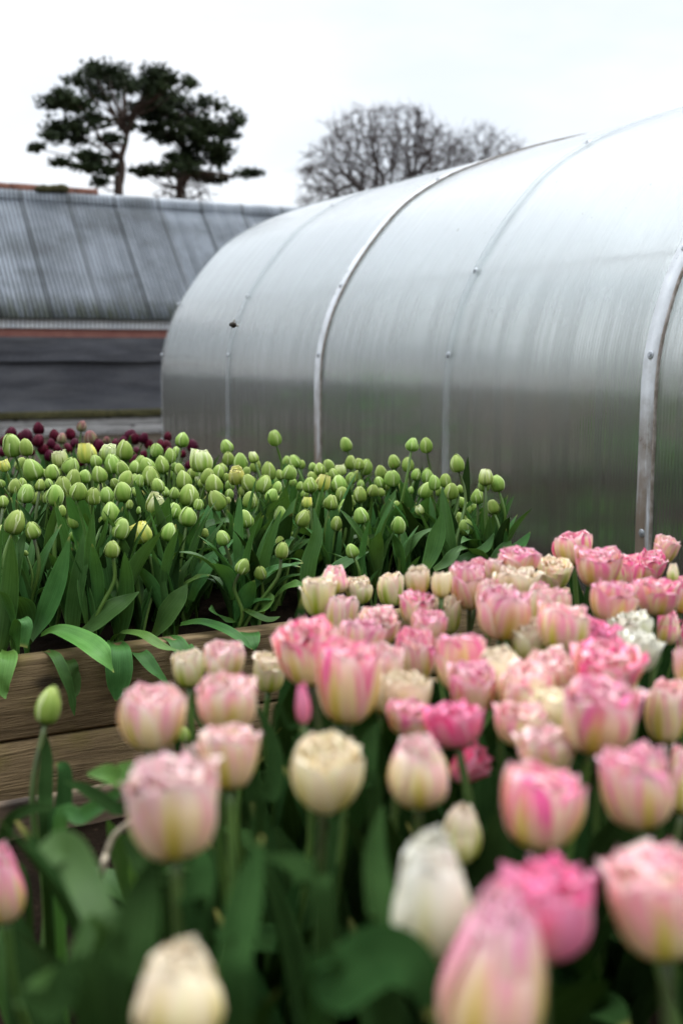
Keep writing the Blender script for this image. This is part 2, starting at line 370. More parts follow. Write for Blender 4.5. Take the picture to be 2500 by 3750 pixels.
M['terra'] = simple('ridge_tile', (.10, .035, .02), (.18, .075, .045), 7, .85, bmp=.01)
M['moss'] = simple('moss', (.030, .030, .008), (.07, .062, .02), 18, .95, bmp=.02)
def tarp_mat():
    m = Mat('ground_cover_fabric'); p = m.obj(); x, y, z = m.xyz(p)
    n1 = m.noise(m.comb(m.math('MULTIPLY', x, 1.1), y, m.math('MULTIPLY', z, 5)), 1, 5, .6); n2 = m.noise(p, 34, 3, .7)
    c = m.mix(m.ramp(n1, .35, .7), (.075, .078, .090), (.115, .117, .128)); c = m.mix(m.ramp(n2, .4, .7, 0, .3), c, (.13, .13, .14))
    return m.end(m.prin(c, .8, m.bump(n1, .03, .5), Specular_IOR_Level=.1))
M['tarp'] = tarp_mat()
M['bark'] = simple('pine_bark', (.045, .030, .022), (.10, .062, .045), 3, .9)
M['twig'] = simple('bare_twigs', (.050, .038, .036), (.085, .066, .062), 1, .9)
def needle_mat(name, a, b):
    m = Mat(name); n1 = m.noise(m.pos(), .9, 4, .6); c = m.mix(m.ramp(n1, .35, .7), a, b)
    p = m.prin(c, .7, Specular_IOR_Level=.2); return m.end(p)
M['needles'] = needle_mat('pine_needles', (.014, .026, .008), (.038, .058, .018))
M['bee'] = simple('bee_fuzz', (.006, .005, .004), (.03, .018, .006), 200, .9)
mw = Mat('bee_wing'); M['wing'] = mw.end(mw.mixs(.45, mw.n('ShaderNodeBsdfTransparent').outputs[0], mw.prin((.35, .33, .28), .3)))
M['straw'] = simple('dry_stalk', (.30, .25, .17), (.45, .39, .28), 30, .8)

# ------------------------------------------------------------------ ground and hills
b = B(); n = 96; rings = [0, 2, 4, 6, 8, 11, 15, 22, 35, 60, 110, 200, 350, 700, 1500]
P = [[(r * math.cos(2 * math.pi * k / n), r * math.sin(2 * math.pi * k / n), 0) for k in range(n + 1)] for r in rings]
b.grid([row[::-1] for row in P]); tag(obj('ground', b.mesh('ground', M['ground'])), kind='structure')
b = B(); P = []
for j, rr in enumerate((240, 300, 380, 470, 600, 800)):
    row = []
    for k in range(181):
        a = 2 * math.pi * k / 180
        h = (6 + 7 * mnoise.noise(Vector((math.cos(a) * 2.2 + 3, math.sin(a) * 2.2, .3))) + 3 * mnoise.noise(Vector((math.cos(a) * 9, math.sin(a) * 9, j * .4)))) * (0, .25, .4, .5, .45, 0)[j]
        row.append((rr * math.cos(a), rr * math.sin(a), max(h, -.5) if j not in (0, 5) else -1.0))
    P.append(row[::-1])
b.grid(P); tag(obj('hills', b.mesh('hills', M['hill'])), kind='structure')

# ------------------------------------------------------------------ polytunnel
XW, XC = 2.57, 5.0
PROF = [(.018, 0), (.018, .25), (.018, .50), (.019, .73), (.026, .955), (.078, 1.15), (.15, 1.30), (.25, 1.45), (.375, 1.60), (.50, 1.72), (.665, 1.825), (.84, 1.908), (1.17, 2.025), (1.52, 2.122), (1.78, 2.178), (2.1, 2.235), (2.43, 2.25)]
def smooth_poly(pts, n):
    pts = [np.array(p, float) for p in pts]; out = []
    for i in range(len(pts) - 1):
        p0, p1, p2, p3 = pts[max(i - 1, 0)], pts[i], pts[i + 1], pts[min(i + 2, len(pts) - 1)]
        for k in range(n):
            t = k / n; out.append(.5 * ((2 * p1) + (-p0 + p2) * t + (2 * p0 - 5 * p1 + 4 * p2 - p3) * t * t + (-p0 + 3 * p1 - 3 * p2 + p3) * t ** 3))
    out.append(pts[-1]); return out
half = [(XW + a, c) for a, c in smooth_poly(PROF, 3)]
prof = half + [(2 * XC - a, c) for a, c in half[-2::-1]]
prof = [Vector((a, 0, c)) for a, c in prof]
def offs(d):
    o = []
    for i, p in enumerate(prof):
        t = prof[min(i + 1, len(prof) - 1)] - prof[max(i - 1, 0)]; nrm = Vector((-t.z, 0, t.x)).normalized(); o.append(p + nrm * d)
    return o
HOOPS = [7.43 - 1.163 * k for k in range(8)]
Y0, Y1 = HOOPS[-1], HOOPS[0]
tun = empty('polytunnel', (XC, 0, 0), 'long curved polytunnel of clear twin-wall plastic sheet behind the tulip beds', 'polytunnel')
TL = Vector((XC, 0, 0))
b = B(); ny = 48
po, pi_ = offs(.004), offs(-.004)
b.grid([[q + Vector((0, Y0 + (Y1 - Y0) * k / ny, 0)) - TL for q in po] for k in range(ny + 1)])
b.grid([[q + Vector((0, Y0 + (Y1 - Y0) * k / ny, 0)) - TL for q in reversed(pi_)] for k in range(ny + 1)])
m_ = len(po)
for yy, fl in ((Y0, 0), (Y1, 1)):
    rows = [[q + Vector((0, yy, 0)) - TL for q in po], [q + Vector((0, yy, 0)) - TL for q in pi_]]
    b.grid(rows if fl else rows[::-1])
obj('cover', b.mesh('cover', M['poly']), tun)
for yy in (Y0 + .02, Y1 - .02):        # flat end walls of the same sheet, with a framed door
    b = B(); n0 = len(b.v); ins = offs(-.012)
    for d in (-.004, .004): b.v += [tuple(q + Vector((0, yy + d, 0)) - TL) for q in ins]
    k = len(ins); b.face(tuple(range(k))); b.face(tuple(range(2 * k - 1, k - 1, -1)))
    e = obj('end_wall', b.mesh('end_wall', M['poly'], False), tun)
    b = B(); s_ = -1 if yy < 2 else 1
    for x0, x1, z0, z1 in ((-.5, -.45, 0, 1.95), (.45, .5, 0, 1.95), (-.45, .45, 1.9, 1.95), (-.45, .45, .95, 1.0)): b.box((x0, yy + s_ * .03 - .015, z0), (x1, yy + s_ * .03 + .015, z1))
    obj('door_frame', b.mesh('door_frame', M['purlin'], False), tun)
def strip(yc, w, d0, d1):
    b = B(); o0, o1 = offs(d0), offs(d1)
    rows = [[q + Vector((0, yc - w / 2, 0)) for q in o0], [q + Vector((0, yc - w / 2, 0)) for q in o1], [q + Vector((0, yc + w / 2, 0)) for q in o1], [q + Vector((0, yc + w / 2, 0)) for q in o0]]
    b.grid([[q - TL for q in r_] for r_ in rows]); return b
PUR = [.40, .97, 1.31, 1.86]; PURLINS = [1.31, 2.2]
def prof_at(z, d):
    o = offs(d)
    for i in range(len(o) // 2):
        if o[i].z <= z <= o[i + 1].z:
            t = (z - o[i].z) / (o[i + 1].z - o[i].z); tg = (o[i + 1] - o[i]).normalized(); return o[i].lerp(o[i + 1], t), Vector((-tg.z, 0, tg.x))
for k, yh in enumerate(HOOPS):
    lap = k % 2 == 0 and k > 0; wide = .062 if lap else .046
    hp = obj('hoop', strip(yh, wide if k else .012, .0075, .013).mesh('hoop', M['strip'] if lap else M['clear_strip']), tun)
    if lap: obj('edge_seal', strip(yh - wide / 2 - .005, .007, .006, .015).mesh('edge_seal', M['gasket']), hp)
    for z in PUR:
        p, nr = prof_at(z, .0135)
        b = B(); ct = p + Vector((0, yh, 0)) - TL
        b.tube([ct, ct + nr * .002, ct + nr * .004], [.0135, .0135, .010], 14)
        b.tube([ct + nr * .004, ct + nr * .008], [.007, .006], 6)
        obj('washer_screw', b.mesh('washer_screw', M['steel'], False), hp)
for z in PURLINS:
    for side in (0, 1):
        p, nr = prof_at(min(z, 2.1), -.09); p = p.copy()
        if side: p.x = 2 * XC - p.x
        obj('purlin', B().tube([Vector((p.x, Y0 + .05, p.z)) - TL, Vector((p.x, Y1 - .05, p.z)) - TL], .009, 10).mesh('purlin', M['purlin']), tun)
for sx in (XW - .035, 2 * XC - XW - .005):
    obj('base_rail', B().box((sx - XC, Y0, -.05), (sx + .04 - XC, Y1, .12)).mesh('base_rail', M['sleeper'], False), tun)

# plants growing inside, blurred by the sheet: nobody could count them
b = B(); rg = random.Random(4)
for i in range(2600):
    row = rg.choice((3.25, 3.7, 6.2, 6.7)); y = rg.uniform(.2, 7.0); d = max(0, mnoise.noise(Vector((row * 2, y * 1.1, 3))) + .35)
    if rg.random() > d * 1.6: continue
    p = Vector((row + rg.gauss(0, .16), y, rg.random() ** 1.3 * (.25 + .75 * d))); v = Vector((rg.gauss(0, 1), rg.gauss(0, 1), rg.gauss(.8, .6))).normalized(); w = v.orthogonal().normalized() * rg.uniform(.03, .06); l = rg.uniform(.12, .26)
    n0 = len(b.v); b.v += [tuple(p - w * .3), tuple(p + v * l * .5 - w), tuple(p + v * l), tuple(p + v * l * .5 + w)]; b.r = (0, 0); b.face((n0, n0 + 1, n0 + 2, n0 + 3), [(.5, 0), (0, .5), (.5, .8), (1, .5)])
o = obj('undergrowth', b.mesh('undergrowth', M['leaf'])); tag(o, 'dark green plants blurred behind the polytunnel sheet', 'plants', kind='stuff')

# ------------------------------------------------------------------ shed with corrugated roof
SY = 14.0
sh = empty('shed', (4.7, SY + 1.5, 0), 'low shed with blue-grey corrugated iron roof and dark fabric wall', 'shed')
SL = Vector((4.7, SY + 1.5, 0)); SX0, SX1 = .45, 8.9
ER, RG = Vector((0, SY, 1.435)), Vector((0, SY + 1.5, 3.05))
sl = (RG - ER); sn = Vector((0, -sl.z, sl.y)).normalized()
def corr_sheet(x0, x1, lift):
    b = B(); k = 88; P = []
    for i in range(7):
        row = []
        for j in range(k + 1):
            x = x0 + (x1 - x0) * j / k
            hgt = .016 * math.cos(2 * math.pi * x / .0564) + lift + .004 * mnoise.noise(Vector((x * 1.3, i * .9, 0)))
            row.append(Vector((x, 0, 0)) + ER + sl * (i / 6 * 1.0 - .02) + sn * hgt - SL)
        P.append(row)
    b.grid(P); o_ = len(b.v)
    return b
x = SX0; k = 0
while x < SX1 - .1:
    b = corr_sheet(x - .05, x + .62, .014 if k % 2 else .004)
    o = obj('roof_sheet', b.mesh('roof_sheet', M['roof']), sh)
    md = o.modifiers.new('thickness', 'SOLIDIFY'); md.thickness = .003
    x += .62; k += 1
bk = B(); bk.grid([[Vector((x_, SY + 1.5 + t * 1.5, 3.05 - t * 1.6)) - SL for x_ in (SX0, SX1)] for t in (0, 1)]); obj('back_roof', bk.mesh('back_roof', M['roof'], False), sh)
b = B(); P = []
for t in range(9):
    a = math.pi * t / 8; P.append([Vector((x_, SY + 1.5 - math.cos(a) * .11, 3.05 - .085 + math.sin(a) * .15)) - SL for x_ in np.linspace(SX0, SX1, 30)])
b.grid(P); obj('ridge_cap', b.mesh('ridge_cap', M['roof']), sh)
xr0, xr1 = SX0, atY(360, 690, SY + 1.5).x
x = xr0
while x < xr1 - .05:
    b = B(); x2 = min(x + .42, xr1); P = []
    for t in range(9):
        a = math.pi * t / 8; P.append([Vector((x_, SY + 1.5 - math.cos(a) * .06, 3.05 + .01 + math.sin(a) * .115 + rnd.uniform(-.004, .004))) - SL for x_ in (x, (x + x2) / 2, x2 - .012)])
    b.grid(P); o = obj('ridge_tile', b.mesh('ridge_tile', M['terra']), sh); md = o.modifiers.new('thickness', 'SOLIDIFY'); md.thickness = .018
    x = x2
b = B()
for q in range(7):
    c = atY(150 + q * 13, 690 + rnd.uniform(-4, 4), SY + 1.42) - SL; rr = rnd.uniform(.03, .06)
    b.grid([[c + Vector((math.cos(p_) * math.sin(t_) * rr * 1.7, math.sin(p_) * math.sin(t_) * rr * .7, math.cos(t_) * rr)) for p_ in np.linspace(0, 2 * math.pi, 9)] for t_ in np.linspace(.001, math.pi, 7)])
obj('moss_patch', b.mesh('moss_patch', M['moss']), sh)
b = B(); k = int((SX1 - SX0) / .0141)
b.grid([[Vector((SX0 + (SX1 - SX0) * j / k, SY + .03 + .009 * math.cos(2 * math.pi * (SX0 + (SX1 - SX0) * j / k) / .0564), z)) - SL for j in range(k + 1)] for z in (1.29, 1.40)])
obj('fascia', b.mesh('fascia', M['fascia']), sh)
obj('red_beam', B().box((SX0 - SL.x, .06 - 1.5, 1.185), (SX1 - SL.x, .14 - 1.5, 1.288)).mesh('red_beam', M['red'], False), sh)
def tarp(z0, z1, yoff, seed):
    b = B(); P = []
    for i in range(17):
        z = z0 + (z1 - z0) * i / 16; row = []
        for j in range(121):
            x_ = SX0 + (SX1 - SX0) * j / 120
            d = .03 * mnoise.noise(Vector((x_ * .9, z * 3.5, seed))) + .012 * mnoise.noise(Vector((x_ * 3, z * 9, seed + 4)))
            zz = z + (.05 * mnoise.noise(Vector((x_ * .8, seed, 2))) if (i == 0 and seed > 1) else 0)
            row.append(Vector((x_, SY + yoff + d, zz)) - SL)
        P.append(row)
    return b.grid(P)
obj('lower_fabric', tarp(.29, 1.0, .09, 1).mesh('lower_fabric', M['tarp']), sh)
obj('upper_fabric', tarp(.90, 1.185, .03, 5).mesh('upper_fabric', M['tarp']), sh)
b = B(); b.box((SX0 - SL.x, -1.5 - .10, .205), (SX1 - SL.x, -1.5 + .10, .292), .012, .006); obj('mossy_ledge', b.mesh('mossy_ledge', M['moss']), sh)
for i in range(3):
    b = B(); b.box((SX0 - SL.x, -1.5 - .06 - .004 * i, .204 - .098 * (i + 1) + .006), (SX1 - SL.x, -1.5 + .04, .204 - .098 * i), .008, .004); obj('wall_board', b.mesh('wall_board', M['grey_wood']), sh)
for sx in (SX0 + .03, SX1 - .03):
    b = B(); n0 = len(b.v)
    for d in (0, .03): b.v += [(sx + d - SL.x, y_, z_) for y_, z_ in ((-1.38, -.1), (1.4, -.1), (1.4, 1.42), (0, 2.98), (-1.38, 1.42))]
    b.face((0, 1, 2, 3, 4)); b.face((9, 8, 7, 6, 5))
    for i in range(5): b.face((i, (i + 1) % 5, 5 + (i + 1) % 5, 5 + i))
    obj('gable_wall', b.mesh('gable_wall', M['grey_wood'], False), sh)
obj('back_wall', B().box((SX0 + .07 - SL.x, 1.36, -.1), (SX1 - .07 - SL.x, 1.4, 1.4)).mesh('back_wall', M['grey_wood'], False), sh)

# ------------------------------------------------------------------ trees
def branch(b, pts, r0, r1, n=6):
    q = [Vector(p) for p in smooth_poly([tuple(p) for p in pts], 4)]
    b.tube(q, [r0 + (r1 - r0) * i / (len(q) - 1) for i in range(len(q))], n)
def pine(name, Y, k, ox, oy, trunk, limbs, clumps, label, base_px):
    base = atY(*base_px, Y); base.z = 0
    t = empty(name, base, label, 'tree', 'pine trees behind the shed')
    f = lambda x, y, dy=0: atY(ox + x * k, oy + y * k, Y) + Vector((0, dy, 0)) - base
    b = B(); branch(b, [Vector((0, 0, -.2))] + [f(*p) for p in trunk], .18, .07, 8)
    for q in limbs: branch(b, [f(x, y, dy) for x, y, dy in q], .10, .03, 5)
    mpp = Y / FPX * k * 1.0
    cents = []
    for (x, y, rx, ry) in clumps:
        dy = rnd.uniform(-1, 1) * 1.5; cents.append((f(x, y, dy), rx * mpp, ry * mpp))
    for c, rx, ry in cents:      # a twig into each clump
        lim = min((f(*p) for p in trunk), key=lambda q: (q - c).length); branch(b, [lim, lim.lerp(c, .55) + Vector((0, 0, -.15)), c], .05, .015, 4)
    obj('trunk', b.mesh('trunk', M['bark']), t)
    b = B()
    for c, rx, ry in cents:
        rx *= 1.5; ry *= 1.3; nn = int(250 * max(1, rx * ry / .22))
        for i in range(nn):
            d = Vector((rnd.gauss(0, .52), rnd.gauss(0, .5), rnd.gauss(0, .46)))
            if d.length > 1.25 or mnoise.noise(c * 3 + Vector((d.x * rx, d.y, d.z * ry)) * 2.6) < -.04: continue
            p = c + Vector((d.x * rx, d.y * max(rx, .7) * .8, d.z * ry + abs(d.z) * ry * .1))
            ax = Vector((rnd.gauss(0, 1), rnd.gauss(0, 1), rnd.gauss(.5, .7))).normalized(); s_ = rnd.uniform(.09, .20)
            # a tuft: three crossed needle blades
            for q in range(3):
                w = ax.orthogonal().normalized(); w = (Matrix.Rotation(q * 1.05 + rnd.random(), 3, ax) @ w); a2 = (ax + w * .8).normalized(); sd = a2.cross(w).normalized() if a2.cross(w).length > .01 else w
                n0 = len(b.v); b.v += [tuple(p - sd * .02), tuple(p + sd * .02), tuple(p + a2 * s_ + sd * .035), tuple(p + a2 * s_ - sd * .035)]; b.r = (0, 0); b.face((n0, n0 + 1, n0 + 2, n0 + 3))
    obj('crown', b.mesh('crown', M['needles'], False), t)
K1 = .829
pine('pine_tree', 40, K1, 0, 100, [(525, 720), (530, 690), (540, 620), (535, 575), (552, 520), (560, 470), (545, 420)],
     [[(535, 575, 0), (505, 545, .1), (470, 505, .3), (430, 430, .5), (350, 350, .6)], [(535, 585, 0), (500, 560, -.3), (440, 520, -.6), (400, 500, -.8)], [(560, 470, 0), (520, 390, .4), (490, 280, .6), (440, 210, .5)], [(560, 470, 0), (590, 370, -.4), (620, 280, -.6), (640, 200, -.6)], [(545, 430, 0), (560, 330, .2), (560, 200, .2)], [(590, 370, -.4), (660, 330, -.8), (710, 285, -1)], [(540, 620, 0), (480, 620, .4), (400, 600, .6), (310, 580, .8)]],
     [(500, 180, 70, 28), (450, 175, 40, 25), (560, 175, 50, 26), (430, 215, 70, 32), (360, 235, 50, 28), (500, 225, 80, 36), (580, 222, 60, 28), (640, 232, 45, 22), (690, 268, 42, 22), (735, 245, 20, 12), (760, 285, 30, 20), (560, 285, 70, 32), (620, 300, 60, 34), (690, 310, 40, 25), (480, 290, 50, 20), (270, 305, 45, 20), (230, 325, 25, 20), (320, 315, 55, 25), (370, 335, 50, 25), (280, 355, 45, 22), (340, 400, 65, 30), (300, 425, 40, 22), (380, 430, 48, 30), (390, 465, 45, 25), (330, 465, 40, 15), (240, 490, 38, 17), (205, 503, 22, 10), (300, 580, 30, 9), (350, 590, 45, 14), (420, 605, 55, 22), (470, 635, 34, 18), (420, 692, 22, 12), (350, 640, 40, 8), (470, 505, 34, 16), (640, 340, 38, 14)],
     'dark spreading pine with a forked bare trunk behind the shed roof', (430, 720))
pine('pine_tree', 42, K1, 0, 100, [(795, 720), (810, 690), (832, 645), (815, 590), (805, 520), (800, 450), (770, 390)],
     [[(815, 590, 0), (880, 540, .4), (950, 490, .6)], [(805, 520, 0), (740, 500, -.5), (690, 470, -.6)], [(832, 645, 0), (760, 650, .3), (640, 640, .6)], [(832, 645, 0), (920, 650, -.4), (1040, 670, -.6)], [(800, 450, 0), (850, 400, .4), (890, 370, .6)]],
     [(780, 335, 50, 25), (830, 345, 50, 28), (880, 370, 45, 30), (740, 340, 42, 30), (720, 370, 30, 20), (850, 400, 60, 30), (780, 420, 60, 24), (920, 415, 45, 32), (950, 450, 45, 35), (975, 435, 25, 28), (990, 480, 38, 32), (1000, 520, 32, 28), (900, 480, 60, 38), (850, 510, 45, 30), (900, 540, 70, 42), (970, 560, 45, 32), (1020, 570, 22, 22), (880, 590, 55, 28), (820, 560, 35, 22), (690, 470, 50, 15), (640, 465, 30, 10), (730, 500, 35, 16), (640, 640, 60, 18), (600, 650, 32, 12), (700, 650, 65, 24), (760, 650, 50, 26), (740, 590, 30, 14), (940, 650, 60, 14), (1000, 655, 45, 14), (1050, 665, 40, 12), (690, 300, 40, 26), (650, 260, 40, 30), (700, 350, 36, 24), (640, 380, 30, 14), (610, 420, 24, 10), (860, 450, 60, 30), (760, 460, 50, 20), (790, 500, 50, 20), (830, 640, 60, 20), (760, 290, 24, 16), (640, 410, 35, 10), (690, 400, 30, 10)],
     'smaller rounded pine leaning right with low dark skirts behind the shed', (650, 720))
def bare_tree(Y, base_px, dome, label, seed, natt=900, step_px=26, group='bare winter trees'):
    """space-colonisation crown inside a dome given by its outline above the base"""
    rg = random.Random(seed); base = atY(*base_px, Y); base.z = 0
    t = empty('bare_tree', base, label, 'tree', group)
    mpp = Y / FPX; bx, by = base_px; L, Rr, top, bot = dome
    top_m = (by - top) * mpp; g0 = atY(bx, by, Y).z
    att = []
    while len(att) < natt:
        u, w, h = rg.uniform(-1, 1), rg.uniform(-1, 1), rg.random()
        r2 = u * u + w * w + (h) ** 2
        if r2 > 1 or (r2 < .36 and rg.random() < .7): continue
        half = (bx - L) if u < 0 else (Rr - bx)
        z = g0 + (by - bot) * mpp + h * (bot - top) * mpp
        att.append(np.array((u * half * mpp, w * (bx - L) * mpp * .8, z)))
    att = np.array(att); nodes = [np.array((0, 0, 0.))]; par = [-1]
    st = step_px * mpp; z = 0
    while z < g0 + (by - bot) * mpp - .5: z += st; nodes.append(np.array((rg.uniform(-.05, .05), rg.uniform(-.05, .05), z))); par.append(len(nodes) - 2)
    alive = np.ones(len(att), bool); near = np.full(len(att), 1e9); ni = np.zeros(len(att), int)
    for j, p in enumerate(nodes):
        d = np.linalg.norm(att - p, axis=1); m = d < near; near[m] = d[m]; ni[m] = j
    for it in range(120):
        new = {}
        for a in np.where(alive)[0]: new.setdefault(ni[a], []).append(a)
        added = []
        for j, lst in new.items():
            v = sum((att[a] - nodes[j]) / max(np.linalg.norm(att[a] - nodes[j]), 1e-6) for a in lst)
            l = np.linalg.norm(v)
            if l < .05: continue
            v = v / l + np.array([rg.gauss(0, .18), rg.gauss(0, .18), rg.gauss(.05, .15)]); v /= np.linalg.norm(v)
            nodes.append(nodes[j] + v * st); par.append(j); added.append(len(nodes) - 1)
        if not added: break
        for j in added:
            d = np.linalg.norm(att - nodes[j], axis=1); m = d < near; near[m] = d[m]; ni[m] = j
        alive &= near > st * 1.1
        if len(nodes) > 9000: break
    n = len(nodes); cnt = np.ones(n); kids = [[] for _ in range(n)]
    for j in range(n - 1, 0, -1): cnt[par[j]] += cnt[j]; kids[par[j]].append(j)
    rad = np.clip(.0072 * cnt ** .48, .0125, .28)
    b, bt = B(), B()
    for j in range(1, n):
        big = cnt[j] > 12
        (b if big else bt).tube([nodes[par[j]], nodes[j]], [rad[par[j]] if big else min(rad[par[j]], rad[j] * 1.3), rad[j]], 6 if big else 3, False)
        if not kids[j] or rg.random() < .5:      # fine end twigs
            for q in range(5 if not kids[j] else 2):
                v = nodes[j] - nodes[par[j]] + np.array([rg.gauss(0, .5), rg.gauss(0, .5), rg.gauss(.2, .4)]) * st
                bt.tube([nodes[j], nodes[j] + v * rg.uniform(.7, 1.8)], [.010, .006], 3, False)
    obj('trunk', b.mesh('trunk', M['twig']), t); obj('crown', bt.mesh('crown', M['twig']), t)
bare_tree(45, (1420, 790), (1020, 1860, 345, 760), 'leafless dome-shaped tree rising behind the polytunnel roof', 3, 3600, 21)
bare_tree(52, (1760, 720), (1540, 2060, 425, 700), 'smaller leafless tree at the right shoulder of the dome-shaped one', 5, 1500, 21)
bare_tree(44, (690, 760), (560, 800, 650, 740), 'low bare bush under the smaller pine behind the shed ridge', 11, 200, 16)

# ------------------------------------------------------------------ raised beds
def bed(name, label, x0, x1, y0, y1, zs, soil_z, mat, th=.06, seed=1, ends=True):
    t = empty(name, ((x0 + x1) / 2, (y0 + y1) / 2, 0), label, 'raised bed'); o = Vector(t.location)
    for i in range(len(zs) - 1):
        for ya in (y0, y1 - th):
            xb = x1 if ends or ya < y0 + .01 else .95      # the pink bed's far board stops short
            b = B(); b.box((x0 - o.x, ya - o.y + .003 * i, zs[i] + .002), (xb - o.x, ya + th - o.y, zs[i + 1] - .003), .007, .003)
            obj('sleeper', b.mesh('sleeper', mat), t)
        for xa in (x0 - th, x1):
            b = B(); b.box((xa - o.x, y0 - o.y, zs[i] + .002), (xa + th - o.x, y1 - o.y, zs[i + 1] - .003)); obj('end_sleeper', b.mesh('end_sleeper', mat, False), t)
    b = B(); nx, ny_ = int((x1 - x0) / .05), int((y1 - y0) / .05)
    b.grid([[Vector((x0 + (x1 - x0) * i / nx, y0 + th + (y1 - y0 - 2 * th) * j / ny_, soil_z + .02 * mnoise.noise(Vector((i * .33, j * .33, seed))) + .01 * mnoise.noise(Vector((i * .9, j * .9, seed))))) - o for i in range(nx + 1)] for j in range(ny_ + 1)])
    obj('soil', b.mesh('soil', M['soil']), t); return t
Z1 = .318
bed('raised_bed', 'raised bed of brown timber sleepers full of green tulip buds', -.9, 1.92, 2.35, 3.75, (-.02, .005, .17, .348), Z1, M['sleeper'])
bed('raised_bed', 'farther raised bed of timber sleepers holding the dark purple tulips', -.9, 1.85, 4.35, 5.45, (-.02, .17, .348), Z1, M['sleeper'], seed=4)
Z2 = .13
bed('raised_bed', 'low timber-edged bed holding the pink double tulips in front', -1.3, 2.0, .18, 1.98, (-.02, .2), Z2, M['edge_wood'], .03, 7, False)

# ------------------------------------------------------------------ petals, buds, flowers
def curve(pts, t):
    x = t * (len(pts) - 1); i = min(int(x), len(pts) - 2); f_ = x - i
    p0, p1, p2, p3 = pts[max(i - 1, 0)], pts[i], pts[i + 1], pts[min(i + 2, len(pts) - 1)]
    return [.5 * ((2 * p1[k]) + (-p0[k] + p2[k]) * f_ + (2 * p0[k] - 5 * p1[k] + 4 * p2[k] - p3[k]) * f_ ** 2 + (-p0[k] + 3 * p1[k] - 3 * p2[k] + p3[k]) * f_ ** 3) for k in (0, 1)]
def petal(b, rg, ang, pr, width, layer, rs=1.0, zs=1.0, lift=.03, ruf=0.0, skew=.05, rnd_tip=2.2, nv=11, nu=9, lean=0.0, outw=0.0):
    """pr: (radius, height) profile; width: arc half-width at mid petal"""
    P = []; ph = rg.uniform(0, 9)
    for i in range(nv):
        v = i / (nv - 1); r, z = curve(pr, v); r = max(r, .004) * rs; z *= zs
        wv = width * (.42 + .58 * math.sin(min(v / .55, 1) * math.pi / 2)) * max(0.0, 1 - max(0, (v - .5) / .5) ** rnd_tip) ** .5 if v < 1 else 0
        wv = max(wv, .012 * width)
        row = []
        for j in range(nu):
            u = 2 * j / (nu - 1) - 1
            aw = min(wv / max(r, .06), 1.25)
            rr = r * (1 + lift * u * u * v + skew * u) + outw * v ** 3 + ruf * v * v * mnoise.noise(Vector((u * 2.2 + ph, v * 3, ph)))
            zz = z + ruf * .8 * v ** 3 * mnoise.noise(Vector((u * 3 + ph, 5, ph))) - .02 * u * u * v
            a = ang + u * aw
            row.append(Vector((rr * math.cos(a), rr * math.sin(a), zz)))
        if lean: row = [p + Vector((math.cos(ang), math.sin(ang), 0)) * lean * v ** 2.5 for p in row]
        P.append(row)
    b.grid(P, (rg.random(), layer))
def receptacle(b):
    pts = [Vector((0, 0, -.01)), Vector((0, 0, .02)), Vector((0, 0, .06))]; b.tube(pts, [.06, .11, .09], 8)
EGG = [(.07, 0), (.29, .03), (.43, .13), (.495, .29), (.495, .46), (.445, .64), (.345, .81), (.21, .935), (.07, 1.0)]
def bud_mesh(i, rg, open_=0):
    b = B(); tw = rg.uniform(0, 6)
    e = [(r * (1 + rg.uniform(-.03, .03)), z) for r, z in EGG]
    for k in range(3): petal(b, rg, tw + k * 2.094 + 1.047, e, .60, .6, .90, .975, .0, 0, .02, 4.0)
    for k in range(3): petal(b, rg, tw + k * 2.094 + rg.uniform(-.12, .12), e, .58, 1.0, 1.0 + rg.uniform(0, .04), 1 + rg.uniform(-.07, .04), .07, .05, rg.choice((-1, 1)) * .075, 3.0)
    if i % 3 == 1:   # a partly loosened side petal
        petal(b, rg, tw + 1.0, e, .45, 1.0, 1.08, .86, .05, .04, .05, outw=.05)
    receptacle(b); return b
def open_mesh(rg, spread):
    b = B(); tw = rg.uniform(0, 6)
    e2 = [(.06, 0), (.30, .03), (.44, .14), (.49, .32), (.48, .5), (.43, .68), (.34, .84), (.25, .95), (.20, 1.0)]
    for k in range(4): petal(b, rg, tw + k * 1.57, EGG, .45, .3, .72, .90, .03, .06, .04)
    for k in range(3): petal(b, rg, tw + k * 2.094 + 1.047, e2, .46, .7, .9, .95 + rg.uniform(-.12, .06), .05, .07, .04, 1.8, outw=spread * rg.uniform(0, .5))
    for k in range(3): petal(b, rg, tw + k * 2.094, e2, .46, 1.0, 1.0, 1 + rg.uniform(-.16, .10), .08, .06, .06, 1.5, outw=spread * rg.uniform(.1, 1.2))
    receptacle(b); return b
CUP = [(.05, 0), (.19, .015), (.325, .09), (.415, .22), (.475, .40), (.50, .58), (.495, .76), (.47, .91), (.455, 1.0)]
TUL = [(.05, 0), (.22, .015), (.37, .10), (.46, .26), (.49, .44), (.46, .62), (.39, .80), (.31, .93), (.27, 1.0)]
WID = [(.05, 0), (.20, .02), (.33, .10), (.43, .25), (.50, .45), (.53, .66), (.54, .84), (.54, .95), (.53, 1.0)]
